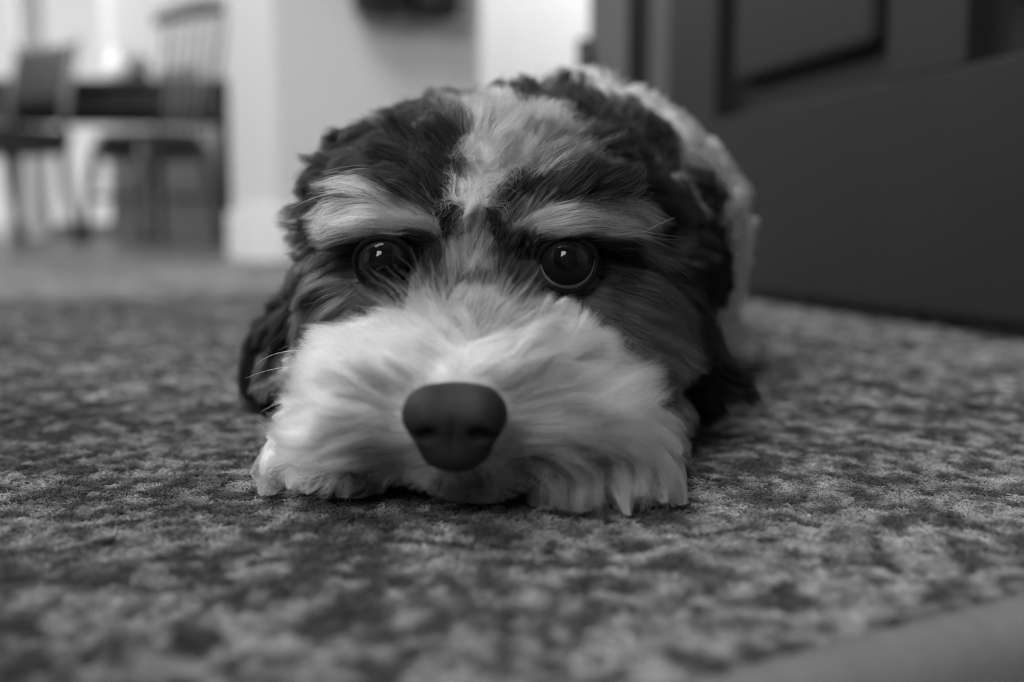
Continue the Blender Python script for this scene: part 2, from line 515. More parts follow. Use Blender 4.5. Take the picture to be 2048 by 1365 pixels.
# a jug, a bowl and two glasses on the table top
def lathe(name, prof, material, parent=None, loc=(0, 0, 0), seg=24):
    bm = bmesh.new()
    prev = None
    for r, z in prof:
        ring = [bm.verts.new((r * math.cos(2 * math.pi * k / seg), r * math.sin(2 * math.pi * k / seg), z)) for k in range(seg)] if r > 1e-5 else [bm.verts.new((0, 0, z))]
        if prev:
            if len(ring) == 1:
                for k in range(seg): bm.faces.new((prev[k], prev[(k + 1) % seg], ring[0]))
            elif len(prev) == 1:
                for k in range(seg): bm.faces.new((prev[0], ring[(k + 1) % seg], ring[k]))
            else:
                for k in range(seg): bm.faces.new((prev[k], prev[(k + 1) % seg], ring[(k + 1) % seg], ring[k]))
        prev = ring
    o = from_bm(name, bm, material, parent, True)
    o.location = loc
    return o
TZ = FLOOR_Z + .751
M_CER = mat('white_ceramic', 0.75, 0.15, 0.02, 10, coat=0.5)
jug = empty('ceramic_jug', (-1.93, 5.02, TZ)); tag(jug, 'pale round ceramic jug standing on the dining table', 'jug')
lathe('vessel', [(0, 0), (.05, 0), (.075, .03), (.082, .08), (.06, .13), (.038, .16), (.045, .185), (.040, .185), (.033, .16), (.055, .13), (.076, .08), (.07, .03), (0, .008)], M_CER, jug)
tube('handle', [(.040, 0, .172), (.085, 0, .165), (.105, 0, .12), (.080, 0, .075)], .008, M_CER, jug, 8)
bowl = lathe('serving_bowl', [(0, 0), (.05, 0), (.055, .01), (.10, .045), (.125, .085), (.120, .087), (.094, .05), (.05, .018), (0, .014)], M_CER, None, (-1.62, 4.94, TZ))
tag(bowl, 'white open serving bowl near the end of the dining table', 'bowl')
M_GL, _nt, _bs = nodes_of('drinking_glass')
_bs.inputs['Transmission Weight'].default_value = 1.0; _bs.inputs['Roughness'].default_value = 0.02; _bs.inputs['IOR'].default_value = 1.45
for k, (gx, gy, lb) in enumerate(((-2.20, 4.93, 'clear drinking glass on the dining table, beside the padded chair'), (-1.78, 4.90, 'clear drinking glass on the dining table, between jug and bowl'))):
    g = lathe('drinking_glass', [(0, 0), (.030, 0), (.036, .12), (.0345, .12), (.0285, .008), (0, .008)], M_GL, None, (gx, gy, TZ))
    tag(g, lb, 'glass', 'drinking glasses')

# curtain beside the garden door
def curtain(name, x0, x1, y, label):
    bm = bmesh.new()
    n = 60
    a, b = [], []
    for i in range(n + 1):
        x = x0 + (x1 - x0) * i / n
        yy = y + .022 * math.sin(i * 1.05) + .008 * math.sin(i * 2.3)
        a.append(bm.verts.new((x, yy, FLOOR_Z + .03))); b.append(bm.verts.new((x, yy * 1 + .0, 2.28)))
    for i in range(n):
        bm.faces.new((a[i], a[i + 1], b[i + 1], b[i]))
    r = bmesh.ops.solidify(bm, geom=bm.faces[:], thickness=.004)
    o = from_bm(name, bm, mat('curtain_cloth', 0.50, 0.9, 0.05, 20, 0.2, 300), None, True)
    tag(o, label, 'curtain')
curtain('curtain', -2.72, -2.58, YB - .10, 'pale narrow curtain gathered in front of the garden door')

# two dark bags hanging on the pier
def bag(name, s, w, h, label):
    c = K + A * s - B * 0.065
    t = empty(name, (c.x, c.y, 0.0), math.atan2(A.y, A.x))
    tag(t, label, 'bag', 'bags hanging on the pier')
    bm = bmesh.new()
    z0 = 0.490
    vs0 = bm_box(bm, (0, 0, z0 + h / 2), (w, 0.10, h), None, 0.034)
    from_bm('body', bm, M_LEATHER, t, True)
    box('flap', (0, -.054, z0 + h * .72), (w * .86, .008, h * .40), M_LEATHER, t, .003)
    for sx in (-1, 1):
        tube('strap', [(sx * w * .3, 0, z0 + h - .01), (sx * w * .22, .02, z0 + h + .16), (0, .045, z0 + h + .26)], .009, M_LEATHER, t, 8)
    return t
bag('hanging_bag', 0.205, .115, .30, 'small dark bag hanging on the grey wall above the dog, at the corner side')
bag('hanging_bag', 0.322, .100, .27, 'small dark bag hanging on the grey wall, nearer the bright hall')
hk = box('coat_rail', (0, 0, 0), (.30, .018, .05), M_DARKWOOD, None, .004)
hk.location = K + A * .26 - B * .010 + Vector((0, 0, 1.10)); hk.rotation_euler = (0, 0, math.atan2(A.y, A.x))
tag(hk, 'dark wooden coat rail fixed to the grey wall above the bags', 'coat rail')
# ---------------------------------------------------------------- the dog's body as a distance field (millimetres)
def v_ell(P, c, r, rot=None):
    q = P - np.array(c, np.float32)
    if rot is not None:
        q = q @ np.array(rot, np.float32)
    r = np.array(r, np.float32)
    k0 = np.sqrt(((q / r) ** 2).sum(-1)) + 1e-6
    k1 = np.sqrt(((q / (r * r)) ** 2).sum(-1)) + 1e-6
    return k0 * (k0 - 1.0) / k1

def v_cone(P, a, b, ra, rb):
    a = np.array(a, np.float32); b = np.array(b, np.float32)
    ab = b - a
    t = np.clip(((P - a) @ ab) / float(ab @ ab), 0, 1)
    d = np.sqrt(((P - a - t[..., None] * ab) ** 2).sum(-1))
    return d - (ra + (rb - ra) * t)

def smin(a, b, k):
    h = np.clip(0.5 + 0.5 * (b - a) / k, 0, 1)
    return b + (a - b) * h - k * h * (1 - h)

def rot_xyz(rx, ry, rz):
    rx, ry, rz = [math.radians(v) for v in (rx, ry, rz)]
    X = np.array([[1, 0, 0], [0, math.cos(rx), -math.sin(rx)], [0, math.sin(rx), math.cos(rx)]])
    Y = np.array([[math.cos(ry), 0, math.sin(ry)], [0, 1, 0], [-math.sin(ry), 0, math.cos(ry)]])
    Z = np.array([[math.cos(rz), -math.sin(rz), 0], [math.sin(rz), math.cos(rz), 0], [0, 0, 1]])
    return Z @ Y @ X

EYES = ((-33.6, 265.0, 56.3), (14.6, 265.0, 56.3))
EYE_R = 7.9

def dog_sdf(P):
    P = np.asarray(P, np.float32)
    d = v_ell(P, (-4, 303, 58), (38, 42, 36))                        # skull
    d = smin(d, v_ell(P, (-6, 288, 72), (31, 26, 21)), 10)           # forehead
    for s in (-1, 1):
        d = smin(d, v_ell(P, (-8 + s * 21, 268, 69), (12, 8, 7)), 11)     # brow ridge
        d = smin(d, v_ell(P, (-7 + s * 31, 287, 38), (18, 24, 22)), 10)  # cheek
    d = smin(d, v_cone(P, (-8, 264, 36), (-11.3, 222, 25), 19, 13), 8)   # muzzle
    d = smin(d, v_cone(P, (-8, 262, 47), (-11.4, 216, 31), 11, 7), 6)    # bridge of the nose
    for s in (-1, 1):
        d = smin(d, v_ell(P, (-11 + s * 14, 234, 24), (15, 20, 12)), 6)  # lip
    d = smin(d, v_ell(P, (-11, 231, 12), (12, 17, 8)), 5)            # chin
    # ears: folded flaps hanging beside the head
    d = smin(d, v_ell(P, (-46, 308, 60), (8, 22, 28), rot_xyz(0, 22, 0)), 10)
    d = smin(d, v_ell(P, (-60, 304, 32), (7, 15, 17), rot_xyz(0, 22, 0)), 8)
    d = smin(d, v_ell(P, (37, 308, 62), (8, 20, 27), rot_xyz(0, -22, 0)), 10)
    d = smin(d, v_ell(P, (54, 304, 32), (7, 15, 18), rot_xyz(0, -24, 0)), 8)
    d = smin(d, v_ell(P, (-42, 308, 75), (11, 18, 15)), 8)           # ear base
    d = smin(d, v_ell(P, (-12, 336, 84), (32, 24, 20)), 8)           # nape
    # neck, trunk and haunches
    d = smin(d, v_cone(P, (-2, 328, 60), (18, 390, 62), 35, 50), 14)
    d = smin(d, v_ell(P, (24, 440, 58), (68, 110, 60)), 20)
    d = smin(d, v_ell(P, (30, 520, 52), (66, 80, 54)), 20)
    for s in (-1, 1):
        d = smin(d, v_ell(P, (28 + s * 55, 535, 36), (32, 52, 36)), 12)              # thigh
        d = smin(d, v_cone(P, (28 + s * 72, 520, 12), (28 + s * 74, 470, 9), 12, 9), 8)  # hind foot
        d = smin(d, v_ell(P, (28 + s * 74, 462, 8), (13, 17, 8)), 5)
    d = smin(d, v_cone(P, (32, 590, 45), (60, 640, 14), 13, 8), 10)  # tail
    # front legs folded under the chin, the paws towards the viewer
    d = smin(d, v_cone(P, (42, 352, 26), (46, 322, 14), 20, 12), 8)
    d = smin(d, v_cone(P, (46, 322, 14), (28, 258, 11), 11, 9), 7)
    d = smin(d, v_ell(P, (22, 244, 11), (17, 15, 10)), 6)
    for x in (9, 17, 26, 34):
        d = smin(d, v_ell(P, (x, 232 + abs(x - 21) * 0.25, 7), (4.6, 7.5, 6.5)), 2.5)
    d = smin(d, v_cone(P, (-34, 352, 26), (-42, 324, 15), 20, 13), 8)
    d = smin(d, v_cone(P, (-42, 324, 15), (-48, 266, 11), 13, 9), 7)
    d = smin(d, v_ell(P, (-46, 252, 10), (15, 15, 9)), 6)
    for x in (-58, -50, -42, -35):
        d = smin(d, v_ell(P, (x, 240 + abs(x + 46) * 0.25, 6.5), (4.4, 7.0, 6)), 2.5)
    for e in EYES:                                                   # eye sockets
        s = np.sqrt(((P - np.array((e[0], e[1] - 2.0, e[2]), np.float32)) ** 2).sum(-1)) - (EYE_R + 0.6)
        d = -smin(-d, s, 2.0)
    return d
# root x y z, tip offset x y z (millimetres), grey of the hair (darkened at the chin for shade), curl
GUIDES = [
    (-15.4, 210.5, 34.7, -16.6, 8.6, 4.9, 0.74, 0.3), (-20.5, 213.4, 31.5, -20.4, 8.8, 6.5, 0.74, 0.3),
    (-25.5, 214.4, 27.5, -20.9, 6.7, 5.6, 0.74, 0.25), (-27.2, 214.3, 22.5, -22.1, 6.1, 0.5, 0.74, 0.3),
    (-26.9, 219.6, 15.7, -19.4, 4, -0.3, 0.74, 0.4), (-31.4, 217.6, 28.6, -17.8, 8.9, 7.2, 0.74, 0.3),
    (-34.6, 219.1, 21.6, -18.7, 5.8, -2.3, 0.74, 0.5), (-39, 239, 12.5, -20.1, 1.7, -2.3, 0.74, 0.6),
    (-23.1, 223.5, 35.6, -16.1, 8.9, 7.1, 0.74, 0.3), (-29.9, 223.3, 33.4, -16.5, 9.7, 5.7, 0.74, 0.3),
    (-9.5, 209.7, 34.8, 16.2, 8.6, 4.9, 0.74, 0.3), (-4.2, 211.4, 31.8, 19.9, 8.9, 7.6, 0.74, 0.3),
    (1.2, 213.8, 27.6, 23, 6.8, 6.2, 0.74, 0.3), (3.4, 213.9, 22.6, 26.5, 6, -0.1, 0.74, 0.3),
    (1.2, 219.1, 15.3, 17.7, 4.1, 0.2, 0.74, 0.4), (-3.2, 217.7, 11, 9.6, 2.8, -1.9, 0.55, 0.3),
    (7.8, 216.8, 28.7, 22, 8.8, 6.6, 0.74, 0.3), (11.2, 217.6, 21.9, 24.3, 5.6, -3.5, 0.74, 0.4),
    (10.3, 220.5, 17.2, 21.2, 2, 0.1, 0.74, 0.4), (0.7, 221.8, 35.3, 18.7, 8.7, 5.3, 0.74, 0.3),
    (6.3, 221.5, 33.1, 19, 9.7, 5.1, 0.74, 0.3), (-13.1, 214.2, 10.8, -0.2, 2.5, -4.1, 0.28, 0.1),
    (-18.3, 217.5, 10.5, -2.5, 2.5, -4.7, 0.36, 0.1), (-7.6, 214.5, 11.3, 2.7, 2.5, -4.6, 0.36, 0.1),
    (-12.7, 209.6, 34.8, -2.3, 3.9, 7.6, 0.62, 0.2), (-10.5, 209.5, 34.8, 2, 3.9, 7.6, 0.62, 0.2),
    (-15.7, 215.1, 37.9, -13.2, 5.7, 6, 0.64, 0.35), (-14.2, 218, 39.7, -8.7, 4.9, 7.9, 0.62, 0.3),
    (-13.3, 221.7, 41.5, -4.2, 4.2, 9.8, 0.56, 0.25), (-11.2, 224.3, 42.9, -0.4, 3.2, 10.6, 0.45, 0.2),
    (-8.8, 221.5, 41.5, 3.9, 4.2, 9.8, 0.5, 0.25), (-6.5, 219.1, 39.6, 7.2, 5, 8.5, 0.55, 0.3),
    (-4.3, 218.1, 37.5, 11.8, 5.7, 6.1, 0.62, 0.3), (-19.3, 233.5, 42, -7.5, 4.9, 7.3, 0.3, 0.3),
    (-4.5, 227.7, 42.6, 6.4, 4.9, 7.1, 0.3, 0.3), (-12.3, 234.8, 47.2, -0.3, 3.1, 9.3, 0.3, 0.2),
    (-16.5, 235.3, 45.4, -3.7, 3, 8.7, 0.2, 0.3), (-8, 231.1, 45.8, 3.5, 3, 8.6, 0.2, 0.3),
    (4.3, 235, 37.7, 7.1, 1.4, 12.4, 0.85, 0.2), (6.1, 237.6, 36.7, 7.2, 1.5, 12.5, 0.85, 0.2),
    (-12.7, 242.4, 50.3, -0.7, 2.4, 12.1, 0.26, 0.2), (-10.7, 254.1, 55.9, 0.6, 2.3, 11.4, 0.28, 0.3),
    (-19.4, 250.3, 48.5, -3.3, 3.3, 11.2, 0.09, 0.3), (-4.7, 240.8, 49.2, 3, 3.3, 10.8, 0.08, 0.3),
    (-18.9, 262.5, 58.2, -2.1, 2.2, 10.5, 0.05, 0.5), (-4.4, 257.7, 58.3, 2.6, 2.2, 10.3, 0.06, 0.5),
    (-15.5, 260.7, 63.4, -0.7, 2.1, 9.1, 0.07, 0.6), (-6.4, 260, 63.4, 1.3, 2.1, 9.1, 0.1, 0.6),
    (-9, 261, 74.4, -3.8, -2.8, -7.1, 0.7, 0.2), (-10.9, 261.3, 75, -0.6, -2.9, -7.7, 0.7, 0.2),
    (-8.3, 262.6, 78.9, 4.6, -0.3, 6.4, 0.4, 1), (-13, 264, 80.3, -2.6, -0.2, 7.1, 0.34, 1),
    (-3.2, 266.2, 84.3, 2, 3.3, 10.7, 0.55, 0.5), (-8.5, 269.1, 87.1, -1.4, 4.3, 10.9, 0.55, 0.4),
    (1.5, 273.1, 89.4, 4.1, 6.4, 11.4, 0.6, 0.4), (-5.4, 278.4, 92.6, 2, 9.3, 10.6, 0.66, 0.3),
    (-17.1, 279.6, 91.4, -3.2, 7.2, 10.4, 0.42, 0.4), (-23.3, 278.6, 88.6, -11.1, 7.2, 10.3, 0.2, 0.4),
    (-32, 317.1, 90.9, -13.7, 9.2, 10.2, 0.05, 0.5), (-25.8, 318.9, 96, -10.3, 9.2, 10.1, 0.1, 0.5),
    (-20.4, 267, 81.8, -9.6, 4, 8.8, 0.05, 0.4), (-26.4, 267.6, 79.8, -14, 5.9, 7.6, 0.04, 0.4),
    (-35.4, 280.6, 78.4, -16.4, 6.6, 4.5, 0.04, 0.4), (-20.6, 260.3, 72.4, -4.6, 2.1, 9.1, 0.04, 0.5),
    (4.7, 263.9, 80.3, 10.6, 3.8, 6.7, 0.36, 0.6), (12, 266.2, 80.4, 12.3, 5.5, 4.3, 0.13, 0.4),
    (8.9, 271.5, 86, 10.6, 9.1, 8.8, 0.3, 0.4), (15.3, 322, 94.4, 13.5, 10.2, 9.7, 0.06, 0.5),
    (5.6, 317, 97.1, 6.6, 10.3, 10.5, 0.4, 0.4), (10.6, 326.1, 98.7, 10.2, 10.4, 11.6, 0.06, 0.5),
    (-26.1, 322.5, 98.4, -7.3, 10.3, 10.7, 0.05, 0.5), (-16.3, 317.4, 98.2, -3.7, 10.5, 12.6, 0.12, 0.5),
    (18.8, 268.8, 78.6, 14.1, 6.3, 2.3, 0.04, 0.4), (23, 297.8, 86.5, 16, 10.7, 5.2, 0.035, 0.4),
    (-1.8, 259.9, 72.4, 3.9, 1.8, 6.5, 0.07, 0.7), (3.4, 259.5, 73.1, 5.2, 1.7, 5.8, 0.06, 0.5),
    (-23.9, 260.1, 65.4, -6.4, -0, 8.3, 0.34, 0.15), (-27, 259.4, 68.6, -11.6, 0.7, 6.4, 0.6, 0.12),
    (-31, 260, 67.3, -16.4, 1.2, 1.9, 0.6, 0.12), (-36.5, 262.3, 66.6, -15.8, 3.6, -3.3, 0.6, 0.12),
    (-45.3, 284.8, 65.3, -16.9, 4.9, -9.4, 0.6, 0.12), (-25.9, 260.8, 64.1, -14.2, -1.1, -0.4, 0.45, 0.12),
    (-34.8, 264.4, 64.7, -14.9, 1.6, -4, 0.6, 0.12), (2.1, 259.1, 65.4, 4.5, 0, 9, 0.34, 0.15),
    (6.6, 258.6, 68.6, 12.2, 0.7, 6.4, 0.48, 0.12), (11.7, 258.8, 67.3, 15.6, 1.3, 2.6, 0.66, 0.12),
    (17, 260, 66.6, 18, 3.6, -3.3, 0.55, 0.12), (22.6, 264.2, 64.7, 18.7, 4.9, -9.4, 0.3, 0.12),
    (5.3, 259.2, 64.1, 14.8, -1, 0.4, 0.42, 0.12), (13.8, 260, 65, 15.8, 1.7, -2.9, 0.42, 0.12),
    (-37.5, 266, 73.9, -17.5, 8.6, 4.3, 0.035, 0.4), (-48.3, 290.4, 72.5, -16.4, 9, -0.5, 0.035, 0.4),
    (21.1, 263.1, 73.1, 17.5, 8.5, 4.2, 0.03, 0.4), (28.2, 281.6, 70.2, 22.1, 10.1, 0.1, 0.03, 0.4),
    (-29.1, 261.7, 74.4, -13.8, 5.7, 6.1, 0.035, 0.4), (12.4, 260.5, 74.4, 13.4, 5.7, 6.1, 0.035, 0.4),
    (-45.3, 279.2, 57.7, -13.1, 5, -8.7, 0.05, 0.2), (-38.1, 266.8, 49.4, -10.3, 4.1, -7.8, 0.07, 0.2),
    (-26, 267.4, 51.3, -5.7, 2.1, -8.3, 0.05, 0.2), (-23.6, 263.6, 59.5, -1.4, 1.8, 6.5, 0.04, 0.3),
    (-42.7, 281.2, 61.8, -12, 3.4, -5.7, 0.06, 0.2), (23.7, 269.4, 57.3, 18.5, 5, -9.1, 0.04, 0.2),
    (16.8, 265.2, 46.1, 11.8, 3.3, -6.4, 0.07, 0.2), (5.3, 256.5, 48.1, 3.3, 2.1, -8, 0.06, 0.2),
    (1.4, 260, 58.2, 1.3, 1.9, 7.8, 0.045, 0.3), (21.4, 266.1, 62, 13.1, 3.6, -4.1, 0.05, 0.2),
    (-31.9, 265, 43.5, -7.8, 1.9, -9.6, 0.16, 0.2), (11.4, 262.7, 42.3, 8.2, 2.2, -6.9, 0.16, 0.2),
    (-44.9, 267.2, 47.3, -13.8, 7.2, -7.4, 0.16, 0.3), (-49.3, 268.4, 40.4, -11.2, 7, -9.1, 0.22, 0.4),
    (-39, 263.2, 40.9, -12.9, 4, -8.5, 0.22, 0.3), (25.4, 264.8, 46.1, 17.8, 6.2, -7.3, 0.17, 0.3),
    (33.1, 267.1, 43.3, 17.1, 7.8, -10.4, 0.15, 0.3), (22.1, 263.1, 38.3, 18.2, 5, -8.7, 0.22, 0.3),
    (33.2, 266.8, 33.8, 10.4, 4.5, -13.1, 0.25, 0.4), (-55.3, 287.1, 50.3, -9.7, 7.3, -6.3, 0.05, 0.4),
    (39.3, 283.5, 50.5, 16.1, 9, -9.3, 0.05, 0.3), (28.6, 277.5, 61.9, 21.1, 9.6, -4.4, 0.04, 0.3),
    (7.2, 229, 10, -1.3, -5, -8.4, 0.74, 0.3), (14.7, 227.6, 10.3, -0.3, -5.1, -9.5, 0.74, 0.3),
    (22.4, 228.3, 10.1, 1.9, -5, -8.8, 0.74, 0.3), (29.5, 229.1, 10, 3.7, -3.9, -7.9, 0.74, 0.3),
    (18.1, 225.9, 5.4, 0.9, -3.6, -4.6, 0.74, 0.2), (31.4, 229.3, 5.1, 3.8, -2.5, -4.1, 0.74, 0.2),
    (18.4, 230, 14.5, -2.8, -6.9, -7.8, 0.74, 0.2), (28, 231.6, 15.4, 7.8, -3.9, -7.5, 0.74, 0.3),
    (35.2, 241.2, 17.1, 5.8, -2.8, -6.9, 0.74, 0.3), (-56.3, 236.5, 6.9, -2.3, -3.4, -3.4, 0.74, 0.4),
    (-51, 234.6, 8.6, -2.9, -3.7, -5.8, 0.74, 0.4), (-46.5, 236, 8.3, 0.6, -3.8, -6.4, 0.74, 0.4),
    (-40.3, 235, 8.5, 2.7, -2.7, -6.1, 0.6, 0.4), (-53.1, 239.2, 12.5, -6.8, -2.5, -4.4, 0.74, 0.5),
    (-47, 239.4, 14.9, -9.6, -1.4, -3.4, 0.74, 0.5), (-28, 330, 94, -8, 9, 8, 0.03, 0.9),
    (-14, 330, 103, -4, 9, 9, 0.03, 0.9), (0, 330, 102, 2, 9, 9, 0.03, 0.9),
    (20, 330, 88, 9, 12, 8, 0.03, 0.9), (10, 318, 93, 3, 12, 8, 0.05, 0.9),
    (-16, 316, 92, -5, 12, 8, 0.04, 0.9), (-34, 318, 80, -14, 10, 0, 0.035, 0.8),
    (30, 318, 82, 7, 8, 4, 0.03, 0.8), (-3, 318, 94, -1, 13, 7, 0.06, 0.8),
    (-10, 345, 90, -4, 10, 14, 0.03, 0.9), (12, 345, 92, 4, 10, 14, 0.03, 0.9),
    (26, 340, 86, 5, 8, 8, 0.03, 0.9), (-40, 306, 84, -14, 0, 2, 0.035, 0.7),
    (-48, 300, 74, -14, -2, -4, 0.035, 0.7), (-52, 292, 60, -12, -3, -12, 0.035, 0.6),
    (-54, 290, 46, -10, -2, -14, 0.035, 0.6), (-56, 320, 60, -14, 4, -8, 0.03, 0.6),
    (-62, 300, 44, -15, 0, -3, 0.02, 0.9), (-64, 300, 36, -17, -2, -10, 0.02, 0.9),
    (-66, 300, 24, -13, -2, -13, 0.02, 0.9), (-68, 310, 30, -14, 2, -14, 0.02, 0.9),
    (36, 302, 84, 7, 0, 3, 0.03, 0.7), (44, 298, 74, 7, -2, -4, 0.03, 0.7),
    (47, 292, 60, 6, -3, -9, 0.03, 0.6), (49, 290, 46, 4, -2, -12, 0.03, 0.6),
    (52, 320, 60, 4, 0, -8, 0.03, 0.6), (58, 300, 36, 3, -2, -15, 0.02, 0.5),
    (60, 300, 24, 10, -4, -9, 0.02, 0.5), (60, 312, 30, 8, 2, -12, 0.02, 0.5),
    (20, 395, 118, 4, 12, 9, 0.86, 0.8), (-10, 395, 112, -8, 12, 8, 0.86, 0.8),
    (50, 400, 104, 10, 10, 7, 0.86, 0.8), (75, 410, 80, 13, 8, 4, 0.86, 0.8),
    (88, 430, 58, 11, 8, 0, 0.84, 0.8), (88, 430, 30, 8, 4, -8, 0.72, 0.8),
    (24, 450, 120, 2, 14, 8, 0.86, 0.8), (-44, 430, 60, -13, 8, 0, 0.84, 0.8),
    (-30, 400, 90, -11, 10, 5, 0.86, 0.8), (25, 540, 105, 2, 14, 5, 0.86, 0.8),
    (95, 530, 50, 14, 6, 0, 0.84, 0.8), (-40, 530, 50, -14, 6, 0, 0.84, 0.8),
    (60, 470, 100, 10, 12, 6, 0.86, 0.8), (100, 520, 14, 9, -6, -5, 0.74, 0.6),
    (32, 600, 50, 0, 16, 2, 0.76, 0.6), (44, 362, 84, 8, 10, 4, 0.7, 0.8),
    (52, 345, 70, 6, 10, 0, 0.6, 0.8), (30, 358, 92, 6, 9, 6, 0.2, 0.8),
    (-25, 365, 80, -8, 10, 4, 0.03, 0.8), (5, 362, 102, 0, 10, 13, 0.03, 0.8),
    (20, 360, 100, 4, 9, 11, 0.04, 0.8), (-12, 372, 100, -3, 12, 9, 0.05, 0.8),
    (50, 330, 22, 6, -5, -6, 0.5, 0.5), (46, 300, 14, 6, -4, -5, 0.5, 0.5),
    (-50, 330, 22, -5, -6, -8, 0.6, 0.5), (-54, 300, 14, -7, -4, -7, 0.66, 0.5),
    (40, 275, 16, 8, -6, -4, 0.72, 0.4), (-54, 275, 16, -8, -6, -4, 0.72, 0.4),
    (20, 320, 10, 0, -5, -5, 0.5, 0.3), (-10, 320, 12, 0, -5, -4, 0.5, 0.3),
]
NPX = 133
